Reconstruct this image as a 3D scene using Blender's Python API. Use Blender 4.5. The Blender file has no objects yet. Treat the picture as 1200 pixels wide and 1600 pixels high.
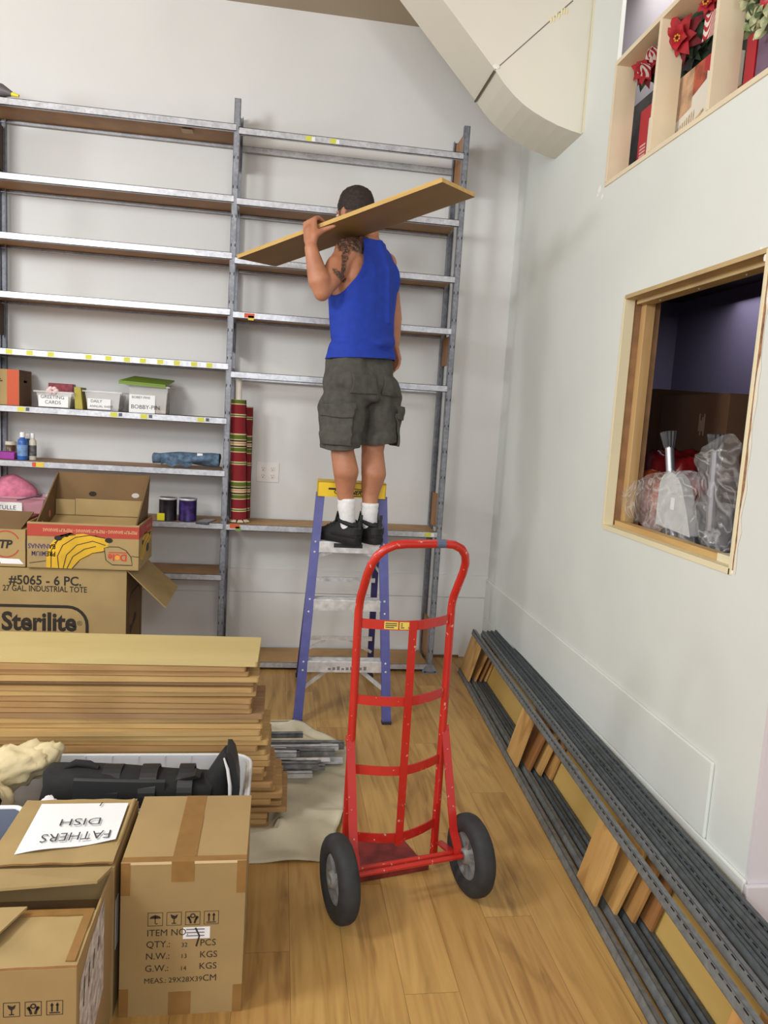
import bpy, bmesh, math, random
from mathutils import Vector, Matrix, noise as mnoise
random.seed(7)
PI = math.pi
scene = bpy.context.scene
COL = scene.collection
V = Vector

# ------------------------------------------------------------------ camera, light, exposure
FPX, PITCH, ROLL, YAW, CAMH = 1158.75, -.125386, .060969, .145122, 1.5
_cy, _sy, _cp, _sp = math.cos(YAW), math.sin(YAW), math.cos(PITCH), math.sin(PITCH)
FW = V((_sy*_cp, _cy*_cp, _sp)); _r0 = V((_cy, -_sy, 0)); _u0 = _r0.cross(FW)
RT = _r0*math.cos(ROLL) + _u0*math.sin(ROLL); UP = RT.cross(FW)
CAM = V((0, 0, CAMH))
cd = bpy.data.cameras.new('camera'); cam = bpy.data.objects.new('camera', cd); COL.objects.link(cam)
cd.sensor_fit = 'VERTICAL'; cd.sensor_height = 24; cd.lens = 24*FPX/1600; cd.clip_start = .05
m = Matrix((RT, UP, -FW)).transposed().to_4x4(); m.translation = CAM
cam.matrix_world = m
scene.camera = cam
def at(px, py, Y):
    """point at depth Y in the room seen at (px, py) of the 1200x1600 frame: used to measure the place"""
    d = FW + RT*((px-600)/FPX) - UP*((py-800)/FPX)
    return CAM + d*(Y/d.y)

w = bpy.data.worlds.new('daylight'); scene.world = w; w.use_nodes = True
w.node_tree.nodes['Background'].inputs[0].default_value = (.95, .97, 1, 1)
w.node_tree.nodes['Background'].inputs[1].default_value = .42
def area(name, loc, rot, sx, sy, power, col):
    l = bpy.data.lights.new(name, 'AREA'); l.shape = 'RECTANGLE'; l.size = sx; l.size_y = sy; l.energy = power; l.color = col
    o = bpy.data.objects.new(name, l); COL.objects.link(o); o.location = loc; o.rotation_euler = rot
    return o
def point_fill(name, loc, power, r, col):
    l = bpy.data.lights.new(name, 'POINT'); l.energy = power; l.shadow_soft_size = r; l.color = col
    o = bpy.data.objects.new(name, l); COL.objects.link(o); o.location = loc
for x_, y_, p_ in ((-1.9, 1.3, 88), (-1.9, -1.4, 66), (-3.8, 2.6, 56), (.7, -2.0, 56)): point_fill('added_room_fill', (x_, y_, 2.65), p_, .30, (.98, 1, .985))  # bare, unseen point lights added to brighten the walls; no lamp fixtures are built
area('added_front_fill', (-1.2, -4.4, 2.7), (math.radians(92), 0, math.radians(-6)), 5.5, 2.0, 42, (.93, .98, 1))  # unseen area light added behind the camera; no shop window is built there
scene.view_settings.view_transform = 'Standard'; scene.view_settings.look = 'None'
scene.view_settings.gamma = 1; scene.view_settings.use_curve_mapping = False
scene.view_settings.exposure = .86

# ------------------------------------------------------------------ materials
def lin(c):
    return tuple((x/255/12.92 if x/255 <= .04045 else ((x/255+.055)/1.055)**2.4) for x in c) + (1,)
class NT:
    def __init__(s, name):
        s.m = bpy.data.materials.new(name); s.m.use_nodes = True; s.t = s.m.node_tree
        s.b = s.t.nodes['Principled BSDF']; s.out = s.t.nodes['Material Output']
    def n(s, typ, **kw):
        x = s.t.nodes.new(typ)
        for k, v in kw.items():
            if k in x.inputs: x.inputs[k].default_value = v
            else: setattr(x, k, v)
        return x
    def l(s, a, b): s.t.links.new(a, b)
    def coord(s, scale=(1, 1, 1), rot=(0, 0, 0), kind='Object', loc=(0, 0, 0)):
        c = s.n('ShaderNodeTexCoord'); mp = s.n('ShaderNodeMapping')
        mp.inputs['Scale'].default_value = scale; mp.inputs['Rotation'].default_value = rot; mp.inputs['Location'].default_value = loc
        s.l(c.outputs[kind], mp.inputs[0]); return mp.outputs[0]
    def ramp(s, src, stops, interp='LINEAR'):
        r = s.n('ShaderNodeValToRGB'); r.color_ramp.interpolation = interp
        e = r.color_ramp.elements
        while len(e) < len(stops): e.new(.5)
        for i, (p, c) in enumerate(stops): e[i].position = p; e[i].color = lin(c) if len(c) == 3 else c
        s.l(src, r.inputs[0]); return r.outputs[0]
    def mix(s, f, a, b, mode='MIX'):
        x = s.n('ShaderNodeMix', data_type='RGBA', blend_type=mode)
        for sock, v in ((x.inputs[0], f), (x.inputs[6], a), (x.inputs[7], b)):
            if hasattr(v, 'is_output'): s.l(v, sock)
            else: sock.default_value = v if not isinstance(v, tuple) or len(v) == 4 else lin(v)
        return x.outputs[2]
    def bump(s, h, dist=.002, strength=.5):
        b = s.n('ShaderNodeBump'); b.inputs['Strength'].default_value = strength; b.inputs['Distance'].default_value = dist
        s.l(h, b.inputs['Height']); s.l(b.outputs[0], s.b.inputs['Normal'])
MATS = {}
def mat(name, col, rough=.6, metal=0, var=.0, scale=8, bump=0, spec=None, stretch=(1, 1, 1), col2=None, alpha=None, trans=0, coat=0):
    if name in MATS: return MATS[name]
    k = NT(name); b = k.b
    b.inputs['Roughness'].default_value = rough; b.inputs['Metallic'].default_value = metal
    if spec is not None: b.inputs['Specular IOR Level'].default_value = spec
    if coat: b.inputs['Coat Weight'].default_value = coat
    if trans: b.inputs['Transmission Weight'].default_value = trans
    if alpha is not None: b.inputs['Alpha'].default_value = alpha
    b.inputs['Base Color'].default_value = lin(col)
    if var or bump or col2:
        co = k.coord(tuple(scale*x for x in stretch))
        nz = k.n('ShaderNodeTexNoise'); nz.inputs['Scale'].default_value = 1; nz.inputs['Detail'].default_value = 5
        k.l(co, nz.inputs['Vector'])
        c2 = col2 or tuple(max(0, x*(1-var)) for x in col); c1 = col if col2 else tuple(min(255, x*(1+var*.5)) for x in col)
        k.l(k.ramp(nz.outputs[0], [(.3, c2), (.7, c1)]), b.inputs['Base Color'])
        if bump: k.bump(nz.outputs[0], bump)
    MATS[name] = k.m
    return k.m
def wood(name, c1, c2, axis=0, scale=6, rough=.5, ratio=14, bump=.0006, knots=False):
    """grain running along one object axis"""
    if name in MATS: return MATS[name]
    k = NT(name); st = [ratio*scale/6]*3; st[axis] = scale/6
    co = k.coord(tuple(st))
    n1 = k.n('ShaderNodeTexNoise'); n1.inputs['Scale'].default_value = 2.2; n1.inputs['Detail'].default_value = 8; n1.inputs['Distortion'].default_value = .6
    k.l(co, n1.inputs['Vector'])
    c = k.ramp(n1.outputs[0], [(.28, c2), (.5, tuple((a+b)/2 for a, b in zip(c1, c2))), (.7, c1)])
    if knots:
        st2 = [20]*3; st2[axis] = 3
        wv = k.n('ShaderNodeTexWave', wave_type='RINGS'); wv.inputs['Scale'].default_value = .35; wv.inputs['Distortion'].default_value = 9; wv.inputs['Detail'].default_value = 3
        k.l(k.coord(tuple(st2)), wv.inputs['Vector'])
        c = k.mix(.45, c, k.ramp(wv.outputs[0], [(.0, c2), (.35, c1), (1, c1)]))
    k.l(c, k.b.inputs['Base Color']); k.b.inputs['Roughness'].default_value = rough
    k.bump(n1.outputs[0], bump)
    MATS[name] = k.m
    return k.m

def paint(name, col, rough=.75, var=.035):
    if name in MATS: return MATS[name]
    k = NT(name)
    a = k.n('ShaderNodeTexNoise'); a.inputs['Scale'].default_value = 1.6; a.inputs['Detail'].default_value = 4
    f = k.n('ShaderNodeTexNoise'); f.inputs['Scale'].default_value = 90; f.inputs['Detail'].default_value = 2
    co = k.coord(); k.l(co, a.inputs['Vector']); k.l(co, f.inputs['Vector'])
    k.l(k.ramp(a.outputs[0], [(.3, tuple(x*(1-var) for x in col)), (.7, col)]), k.b.inputs['Base Color'])
    k.b.inputs['Roughness'].default_value = rough; k.bump(f.outputs[0], .0008, .25)
    MATS[name] = k.m
    return k.m

def floor_material():
    k = NT('oak_planks')
    co = k.coord(rot=(0, 0, PI/2), kind='Object')       # plank length runs along room depth
    sx = k.n('ShaderNodeSeparateXYZ'); k.l(k.coord(), sx.inputs[0])
    def math_(op, a, b=None):
        x = k.n('ShaderNodeMath', operation=op)
        for i, v in enumerate((a, b)):
            if v is None: continue
            if hasattr(v, 'is_output'): k.l(v, x.inputs[i])
            else: x.inputs[i].default_value = v
        return x.outputs[0]
    W_, L_ = .149, 1.22
    col = math_('FLOOR', math_('DIVIDE', math_('ADD', sx.outputs[0], 4*W_ - .387 + 10*W_), W_))
    fx = math_('FRACT', math_('DIVIDE', math_('ADD', sx.outputs[0], 4*W_ - .387 + 10*W_), W_))
    off = math_('MULTIPLY', math_('FRACT', math_('MULTIPLY', math_('ADD', col, -14), .3819)), L_)
    yy = math_('DIVIDE', math_('ADD', math_('ADD', sx.outputs[1], off), 10*L_-1.742), L_)
    row = math_('FLOOR', yy); fy = math_('FRACT', yy)
    cid = k.n('ShaderNodeCombineXYZ'); k.l(col, cid.inputs[0]); k.l(row, cid.inputs[1])
    wn = k.n('ShaderNodeTexWhiteNoise', noise_dimensions='3D'); k.l(cid.outputs[0], wn.inputs['Vector'])
    # grain, shifted per plank
    gv = k.n('ShaderNodeCombineXYZ')
    k.l(math_('ADD', math_('MULTIPLY', sx.outputs[0], 34), math_('MULTIPLY', wn.outputs[0], 70)), gv.inputs[0])
    k.l(math_('ADD', math_('MULTIPLY', sx.outputs[1], 2.2), math_('MULTIPLY', wn.outputs[0], 31)), gv.inputs[1])
    g = k.n('ShaderNodeTexNoise'); g.inputs['Scale'].default_value = 1; g.inputs['Detail'].default_value = 7; g.inputs['Distortion'].default_value = .9
    k.l(gv.outputs[0], g.inputs['Vector'])
    gv2 = k.n('ShaderNodeCombineXYZ')
    k.l(math_('ADD', math_('MULTIPLY', sx.outputs[0], 9), math_('MULTIPLY', wn.outputs[0], 23)), gv2.inputs[0])
    k.l(math_('ADD', math_('MULTIPLY', sx.outputs[1], 1.5), math_('MULTIPLY', wn.outputs[0], 17)), gv2.inputs[1])
    g2 = k.n('ShaderNodeTexNoise'); g2.inputs['Scale'].default_value = 1; g2.inputs['Detail'].default_value = 3; g2.inputs['Distortion'].default_value = 1.5
    k.l(gv2.outputs[0], g2.inputs['Vector'])
    base = k.ramp(wn.outputs[0], [(0, (166, 126, 70)), (.35, (190, 153, 87)), (.7, (202, 167, 102)), (1, (160, 120, 66))])
    grain = k.ramp(g.outputs[0], [(.3, (130, 92, 50)), (.52, (182, 142, 86)), (.75, (200, 162, 104))])
    c = k.mix(.5, base, grain)
    knot = k.ramp(g2.outputs[0], [(.22, (110, 66, 34)), (.42, (255, 255, 255))])
    c = k.mix(.55, c, knot, 'MULTIPLY')
    e1 = math_('MINIMUM', math_('MULTIPLY', math_('MINIMUM', fx, math_('SUBTRACT', 1, fx)), W_), math_('MULTIPLY', math_('MINIMUM', fy, math_('SUBTRACT', 1, fy)), L_))
    seam = k.ramp(math_('DIVIDE', e1, .004), [(0, (95, 62, 34)), (.35, (255, 255, 255))])
    c = k.mix(.6, c, seam, 'MULTIPLY')
    k.l(c, k.b.inputs['Base Color']); k.b.inputs['Roughness'].default_value = .42
    k.b.inputs['Specular IOR Level'].default_value = .35
    k.bump(g.outputs[0], .0005, .4)
    return k.m

WALL = paint('wall_paint', (221, 221, 221)); WALLR = paint('side_wall_paint', (221, 226, 223)); LILAC = paint('lilac_light_tint', (216, 210, 216)); CEIL = paint('ceiling_shade_tan', (170, 156, 134))  # lilac tint of the light and ceiling shade are put into these colours
CREAM = paint('cream_gloss', (232, 222, 188), .45)
def galvanized(name='galvanized_steel', c1=(206, 208, 216), c2=(170, 172, 180), rough=.38):
    if name in MATS: return MATS[name]
    k = NT(name); v = k.n('ShaderNodeTexVoronoi'); v.inputs['Scale'].default_value = 70
    n = k.n('ShaderNodeTexNoise'); n.inputs['Scale'].default_value = 14; n.inputs['Detail'].default_value = 4
    co = k.coord(); k.l(co, v.inputs['Vector']); k.l(co, n.inputs['Vector'])
    c = k.mix(.5, k.ramp(v.outputs['Color'], [(.2, c2), (.8, c1)]), k.ramp(n.outputs[0], [(.35, c2), (.65, c1)]))
    k.l(c, k.b.inputs['Base Color']); k.b.inputs['Metallic'].default_value = .45; k.b.inputs['Roughness'].default_value = rough
    MATS[name] = k.m; return k.m
GALV = galvanized(); POST = galvanized('dull_steel', (150, 153, 162), (116, 119, 128), .5)
ALU = mat('brushed_aluminium', (222, 223, 226), .38, .5, .12, 30)
DARKSTEEL = mat('dark_steel', (88, 94, 100), .5, .5, .35, 18)
BOARD = mat('particleboard', (176, 136, 84), .6, 0, .10, 14, .0004)
BOARDLIGHT = mat('pale_board', (214, 180, 112), .5, 0, .06, 9)
CARD = mat('cardboard', (164, 140, 94), .8, 0, .06, 7, .0003)
CARDDARK = mat('cardboard_shaded', (114, 88, 56), .85, 0, .08, 6)  # darker cardboard copy: shade of insides and turned-away faces in the colour
CARDEDGE = mat('cardboard_edge', (160, 118, 72), .9, 0, .1, 40)
TAPE = mat('packing_tape', (142, 106, 60), .28, 0, .08, 20)
INK = mat('black_ink', (38, 30, 26), .7)
WHITE = mat('white_paper', (232, 234, 238), .7, 0, .02, 5)
BLACK = mat('black_plastic', (20, 20, 22), .5)
RED = mat('red_enamel', (178, 26, 24), .35, 0, .14, 12, coat=.3)
RUBBER = mat('tyre_rubber', (44, 45, 47), .75, 0, .2, 25)

# ------------------------------------------------------------------ mesh builder
class MB:
    """collects shapes in world space; build() links them as ONE mesh object"""
    def __init__(s): s.v = []; s.f = []; s.m = []; s.sm = []; s.mats = []
    def mi(s, mt):
        if mt not in s.mats: s.mats.append(mt)
        return s.mats.index(mt)
    def add(s, vs, fs, mt, smooth=False):
        o = len(s.v); s.v += [V(p) for p in vs]; i = s.mi(mt)
        for f in fs: s.f.append(tuple(o+k for k in f)); s.m.append(i); s.sm.append(smooth)
    def box(s, c, d, mt, M=None, taper=None):
        x, y, z = (k/2 for k in d); c = V(c)
        t = taper or 1
        p = [V((a*x*(t if e > 0 else 1), b*y*(t if e > 0 else 1), e*z)) for e in (-1, 1) for b in (-1, 1) for a in (-1, 1)]
        if M is not None: p = [M @ q for q in p]
        s.add([q+c for q in p], [(0, 2, 3, 1), (4, 5, 7, 6), (0, 1, 5, 4), (2, 6, 7, 3), (0, 4, 6, 2), (1, 3, 7, 5)], mt)
        return s
    def b2(s, a, b, mt):
        a, b = V(a), V(b); return s.box((a+b)/2, [abs(k) for k in (b-a)], mt)
    def bar(s, p, q, wd, th, mt, side=None):
        """rectangular bar from p to q; side = direction of its width"""
        p, q = V(p), V(q); d = (q-p).normalized(); sd = V(side) if side is not None else V((1, 0, 0))
        sd = (sd - d*sd.dot(d)).normalized(); nn = d.cross(sd)
        vs = [e + sd*a*wd/2 + nn*b*th/2 for e in (p, q) for a, b in ((-1, -1), (1, -1), (1, 1), (-1, 1))]
        s.add(vs, [(3, 2, 1, 0), (4, 5, 6, 7), (0, 1, 5, 4), (1, 2, 6, 5), (2, 3, 7, 6), (3, 0, 4, 7)], mt); return s
    def sweep(s, pts, prof, mt, side=None, closed=False, smooth=True, cap=True, scales=None):
        pts = [V(p) for p in pts]; n = len(pts); k = len(prof); rings = []
        prev = None
        for i, p in enumerate(pts):
            a = pts[i-1] if (i or closed) else p; b = pts[(i+1) % n] if (i < n-1 or closed) else p
            d = (b-a).normalized()
            if prev is None:
                sd = V(side) if side is not None else (V((0, 0, 1)) if abs(d.z) < .9 else V((1, 0, 0)))
            else: sd = prev
            sd = (sd - d*sd.dot(d)).normalized(); prev = sd; nn = d.cross(sd); q = scales[i] if scales else 1
            rings.append([p + sd*(u*q) + nn*(w_*q) for u, w_ in prof])
        vs = [v for r in rings for v in r]; fs = []
        for i in range(n if closed else n-1):
            j = (i+1) % n
            for t in range(k): fs.append((i*k+t, i*k+(t+1) % k, j*k+(t+1) % k, j*k+t))
        s.add(vs, fs, mt, smooth)
        if cap and not closed: s.add(rings[0], [tuple(range(k-1, -1, -1))], mt); s.add(rings[-1], [tuple(range(k))], mt)
        return s
    def tube(s, pts, r, mt, n=12, closed=False, scales=None):
        return s.sweep(pts, [(r*math.cos(2*PI*i/n), r*math.sin(2*PI*i/n)) for i in range(n)], mt, closed=closed, scales=scales)
    def rod(s, p, q, r, mt, n=12, r2=None):
        return s.tube([p, q], r, mt, n, scales=[1, (r2 if r2 is not None else r)/r])
    def lathe(s, c, prof, mt, axis=(0, 0, 1), n=28, smooth=True, cap=True, flute=0, flutes=0):
        c = V(c); ax = V(axis).normalized(); u = (V((1, 0, 0)) if abs(ax.x) < .9 else V((0, 1, 0))); u = (u-ax*u.dot(ax)).normalized(); w_ = ax.cross(u)
        vs = []
        for r, h in prof:
            for i in range(n):
                a = 2*PI*i/n; rr = r*(1+flute*math.cos(flutes*a)) if flutes else r
                vs.append(c + ax*h + (u*math.cos(a)+w_*math.sin(a))*rr)
        fs = [(j*n+i, j*n+(i+1) % n, (j+1)*n+(i+1) % n, (j+1)*n+i) for j in range(len(prof)-1) for i in range(n)]
        s.add(vs, fs, mt, smooth)
        if cap:
            for j, fl in ((0, True), (len(prof)-1, False)):
                if prof[j][0] > 1e-4:
                    ids = vs[j*n:(j+1)*n]; s.add(ids, [tuple(range(n))[::-1] if fl else tuple(range(n))], mt)
        return s
    def prism(s, poly, d, mt, smooth=False):
        """closed polygon (3-D points) extruded by vector d"""
        poly = [V(p) for p in poly]; d = V(d); n = len(poly)
        s.add(poly + [p+d for p in poly], [tuple(range(n))[::-1], tuple(range(n, 2*n))], mt)
        s.add(poly + [p+d for p in poly], [(i, (i+1) % n, n+(i+1) % n, n+i) for i in range(n)], mt, smooth)
        return s
    def grid(s, fn, nu, nv, mt, smooth=True):
        s.add([fn(i/nu, j/nv) for j in range(nv+1) for i in range(nu+1)],
              [(j*(nu+1)+i, j*(nu+1)+i+1, (j+1)*(nu+1)+i+1, (j+1)*(nu+1)+i) for j in range(nv) for i in range(nu)], mt, smooth); return s
    def loft(s, rings, mt, smooth=True, cap=True):
        k = len(rings[0]); vs = [v for r in rings for v in r]
        s.add(vs, [(i*k+t, i*k+(t+1) % k, (i+1)*k+(t+1) % k, (i+1)*k+t) for i in range(len(rings)-1) for t in range(k)], mt, smooth)
        if cap: s.add(rings[0], [tuple(range(k))[::-1]], mt, smooth); s.add(rings[-1], [tuple(range(k))], mt, smooth)
        return s
    def ball(s, c, r, mt, n=16, M=None):
        c = V(c); r = V((r, r, r)) if not hasattr(r, '__len__') else V(r)
        vs = []; fs = []
        for j in range(n//2+1):
            t = PI*j/(n//2)
            for i in range(n):
                a = 2*PI*i/n; p = V((r.x*math.sin(t)*math.cos(a), r.y*math.sin(t)*math.sin(a), -r.z*math.cos(t)))
                vs.append((M @ p if M is not None else p) + c)
        for j in range(n//2):
            for i in range(n): fs.append((j*n+i, j*n+(i+1) % n, (j+1)*n+(i+1) % n, (j+1)*n+i))
        s.add(vs, fs, mt, True); return s
    def cone(s, p, q, r1, r2, mt, n=16):
        """round-ended tapering limb segment"""
        p, q = V(p), V(q); s.ball(p, r1, mt, n); s.ball(q, r2, mt, n); s.rod(p, q, r1, mt, n, r2); return s
    def text(s, txt, size, o, xd, yd, mt, bold=0, align='LEFT', stretch=1, shear=0, lift=.0006):
        cu = bpy.data.curves.new('t', 'FONT'); cu.body = txt; cu.size = size; cu.offset = bold; cu.align_x = align; cu.shear = shear
        cu.resolution_u = 3; cu.fill_mode = 'FRONT'
        ob = bpy.data.objects.new('t', cu); COL.objects.link(ob)
        me = bpy.data.meshes.new_from_object(ob.evaluated_get(bpy.context.evaluated_depsgraph_get()))
        xd, yd = V(xd).normalized(), V(yd).normalized(); nn = xd.cross(yd); o = V(o)+nn*lift
        s.add([o + xd*(p.co.x*stretch) + yd*p.co.y for p in me.vertices], [tuple(q.vertices) for q in me.polygons], mt)
        bpy.data.objects.remove(ob); bpy.data.curves.remove(cu); bpy.data.meshes.remove(me); return s
    def flat(s, pts2, o, xd, yd, mt, lift=.0006):
        """flat polygon of 2-D points laid on a surface"""
        xd, yd = V(xd).normalized(), V(yd).normalized(); nn = xd.cross(yd); o = V(o)+nn*lift
        s.add([o+xd*a+yd*b for a, b in pts2], [tuple(range(len(pts2)))], mt); return s
    def line(s, pts2, wd, o, xd, yd, mt, lift=.0006, closed=False):
        xd, yd = V(xd).normalized(), V(yd).normalized(); nn = xd.cross(yd); o = V(o)+nn*lift
        P = [V((a, b)) for a, b in pts2]; n = len(P); vs = []
        for i in range(n):
            a = P[i-1] if (i or closed) else P[i]; b = P[(i+1) % n] if (i < n-1 or closed) else P[i]
            d = (b-a); d = d.normalized() if d.length > 0 else V((1, 0)); q = V((-d.y, d.x))*wd/2
            for e in (P[i]+q, P[i]-q): vs.append(o+xd*e.x+yd*e.y)
        s.add(vs, [(2*i, 2*i+1, (2*i+3) % (2*n), (2*i+2) % (2*n)) for i in range(n if closed else n-1)], mt); return s
    def warp(s, fn): s.v = [V(fn(p)) for p in s.v]; return s
    def build(s, name, parent=None, origin=None, bevel=0, seg=2, auto=None):
        root = parent['_o'] if parent is not None and '_o' in parent else None
        o = V(root) if root is not None else (V(origin) if origin is not None else None)
        if o is None:
            xs = [p.x for p in s.v]; ys = [p.y for p in s.v]; zs = [p.z for p in s.v]
            o = V(((min(xs)+max(xs))/2, (min(ys)+max(ys))/2, min(zs)))
        me = bpy.data.meshes.new(name); me.from_pydata([p-o for p in s.v], [], s.f)
        for mt in s.mats: me.materials.append(mt)
        me.polygons.foreach_set('material_index', s.m); me.polygons.foreach_set('use_smooth', s.sm); me.update()
        ob = bpy.data.objects.new(name, me); COL.objects.link(ob)
        if parent is not None: ob.parent = parent
        else: ob.location = o
        ob['_o'] = tuple(o)
        if bevel:
            b = ob.modifiers.new('bevel', 'BEVEL'); b.width = bevel; b.segments = seg; b.limit_method = 'ANGLE'; b.angle_limit = math.radians(40)
        return ob
def tag(o, label, cat, group=None, kind=None):
    o['label'] = label; o['category'] = cat
    if group: o['group'] = group
    if kind: o['kind'] = kind
    return o
def thing(name, label, cat, loc, group=None):
    o = bpy.data.objects.new(name, None); COL.objects.link(o); o.location = loc; o['_o'] = tuple(loc); o.empty_display_size = .05
    return tag(o, label, cat, group)
def struct(mb, name, bevel=0):
    o = mb.build(name, origin=(0, 0, 0), bevel=bevel); o['kind'] = 'structure'; return o
def copy_tree(o, parent=None):
    c = o.copy(); COL.objects.link(c)
    if parent is not None: c.parent = parent
    for ch in list(o.children): copy_tree(ch, c)
    return c
def RZ(a): return Matrix.Rotation(a, 3, 'Z')
X_, Y_, Z_ = V((1, 0, 0)), V((0, 1, 0)), V((0, 0, 1))
ORD = ['first', 'second', 'third', 'fourth', 'fifth', 'sixth', 'seventh', 'eighth', 'ninth', 'tenth', 'eleventh', 'twelfth', 'thirteenth', 'fourteenth', 'fifteenth', 'sixteenth', 'seventeenth', 'eighteenth', 'nineteenth', 'twentieth', 'twenty-first', 'twenty-second', 'twenty-third', 'twenty-fourth', 'twenty-fifth', 'twenty-sixth', 'twenty-seventh', 'twenty-eighth', 'twenty-ninth', 'thirtieth', 'thirty-first', 'thirty-second']

# ------------------------------------------------------------------ the room
XR, YB, ZC = 1.36, 4.53, 3.742
FLOORM = floor_material()
struct(MB().b2((-5.5, -5, -.06), (4.2, YB+.12, 0), FLOORM), 'floor')
struct(MB().b2((-5.5, -5, ZC), (4.2, YB+.12, ZC+.1), CEIL), 'ceiling')
bw = MB().b2((-5.5, YB, 0), (XR, YB+.12, ZC), WALL)
struct(bw, 'wall_back')
GROOVE = mat('groove_shadow_gap', (120, 112, 108), .9)
bb = MB().b2((-5.5, YB-.006, 0), (XR, YB, .39), WALL).b2((-5.5, YB-.010, .396), (XR, YB, .54), WALL)
struct(bb, 'baseboard_back', .002)
struct(MB().b2((-5.5, YB-.02, 0), (1.2, YB-.006, .014), wood('brown_trim', (120, 86, 56), (90, 62, 40))), 'trim_2')
# right wall: boards around the cut-out window and the high shelf opening
WY0, WY1, WZ0, WZ1 = 2.03, 2.925, 1.112, 2.04
NY1, NZ0, NZ1, YE = 3.235, 2.575, 3.06, 1.79
rw = MB(); T = .018
def rwall(y0, y1, z0, z1): rw.b2((XR, y0, z0), (XR+T, y1, z1), WALLR)
rwall(NY1, YB+.12, 0, ZC); rwall(YE, NY1, 0, WZ0); rwall(WY1, NY1, WZ0, NZ0); rwall(YE, WY0, WZ0, WZ1); rwall(YE, WY1, WZ1, NZ0)
rw.b2((XR+T, YE, 0), (XR+.1, YE+.05, NZ0), WALLR)
struct(rw, 'wall_right')
rb = MB().b2((XR-.012, 1.985, .27), (XR, YB, .518), WALLR).b2((XR-.012, YE-.012, 0), (XR, YB, .27), WALLR)
struct(rb, 'baseboard_right', .005)
struct(MB().b2((XR, YE-.014, 0), (4.2, YE, ZC), LILAC), 'wall_front')
struct(MB().b2((XR-.012, YE-.03, 0), (4.2, YE-.014, .262), LILAC), 'baseboard_front', .004)
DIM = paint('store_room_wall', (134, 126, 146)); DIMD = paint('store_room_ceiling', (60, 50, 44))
sr = MB().b2((3.0, YE, 0), (3.1, 5.6, NZ0-.06), DIM).b2((1.38, 5.5, 0), (3.1, 5.6, NZ0-.06), DIM).b2((XR+T, YB+.12, 0), (XR+.12, 5.6, NZ0-.06), DIM)
struct(sr, 'wall_store')
struct(MB().b2((XR+T, YE, NZ0-.06), (3.1, 5.6, NZ0-.03), DIMD), 'trim_3')
struct(MB().b2((1.68, YE, NZ0-.03), (1.78, 4.65, ZC), LILAC).b2((XR+T, 4.1, NZ0-.03), (1.68, 4.15, ZC), LILAC), 'wall_loft')
struct(MB().b2((XR+T, YB+.12, 0), (3.2, 5.6, -.06), DIM), 'trim_4')
# dropped soffit where back and right walls meet: straight slope, then a curve down to the right wall
prof = [(.30, ZC), (.496, 3.545), (.70, 3.338), (.912, 3.126)]
curve = [(.912, 3.126), (.96, 3.072), (1.012, 3.026), (1.06, 2.992), (1.109, 2.966), (1.17, 2.94), (1.235, 2.918), (1.30, 2.902), (XR, 2.892)]
SOFF = paint('soffit_paint', (220, 217, 205))
s1 = MB().prism([(x, 3.563, z) for x, z in prof] + [(.912+.615, 3.563, ZC)], (0, .349, 0), SOFF)
s1.prism([(x, 3.563, z) for x, z in curve] + [(XR, 3.563, ZC), (1.36, 3.563, 3.574)], (0, .349, 0), SOFF, False)
struct(s1, 'trim_1')
crk = MB().prism([(.911, 3.5625, 3.127), (.915, 3.5625, 3.124), (1.26, 3.5625, 3.466), (1.256, 3.5625, 3.47)], (0, .001, 0), GROOVE)
crk.prism([(.907, 3.562, 3.124), (.913, 3.562, 3.118), (.913, 3.913, 3.118), (.907, 3.913, 3.124)], (-.002, 0, -.002), mat('dark_crack', (90, 80, 70), .9))
for i in range(7): crk.ball((1.16+.012*i, 3.562, 3.375+.009*i+random.uniform(-.012, .012)), (.006, .002, .016), mat('filler_smear', (225, 215, 180), .8), 8)
crk.ball((.917, 3.562, 3.14), (.02, .002, .012), mat('filler_white', (230, 228, 222), .8), 8)
struct(crk, 'trim_5')
struct(MB().tube([(XR-.002, 3.555, 2.893), (XR-.002, 3.555, ZC)], .005, mat('yellowed_caulk', (216, 208, 178), .7), 6), 'trim_6')
# ------------------------------------------------------------------ wall shelving
YF, YR = 4.235, 4.50
PX = [-1.548, -.292, .953]
FILL = wood('filler_panel_ply', (176, 128, 74), (128, 84, 44), 2, 7)
FILLD = mat('dark_filler_panel', (84, 66, 50), .7, 0, .15, 10)
YTAG = mat('yellow_price_tag', (206, 208, 74), .6); GTAG = mat('green_price_tag', (120, 150, 60), .6); RTAG = mat('red_price_tag', (206, 84, 50), .6); OTAG = mat('amber_price_tag', (226, 196, 60), .6)
BARCODE = mat('barcode_print', (90, 92, 96), .7)
shelving = thing('shelving_unit', 'tall galvanized steel shelving with brown board shelves along the back wall', 'shelving', (-.25, 4.37, 0))
def channel(mb, x, y, z0, z1, wd, dp, mt, sgn):
    """open steel channel upright with pairs of slots"""
    mb.b2((x-wd/2, y, z0), (x+wd/2, y+.003*sgn, z1), mt)
    for e in (-1, 1): mb.b2((x+e*wd/2-.0015, y, z0), (x+e*wd/2+.0015, y+dp*sgn, z1), mt)
    return mb
SLOT = mat('slot_hole', (30, 30, 32), .9)
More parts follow.
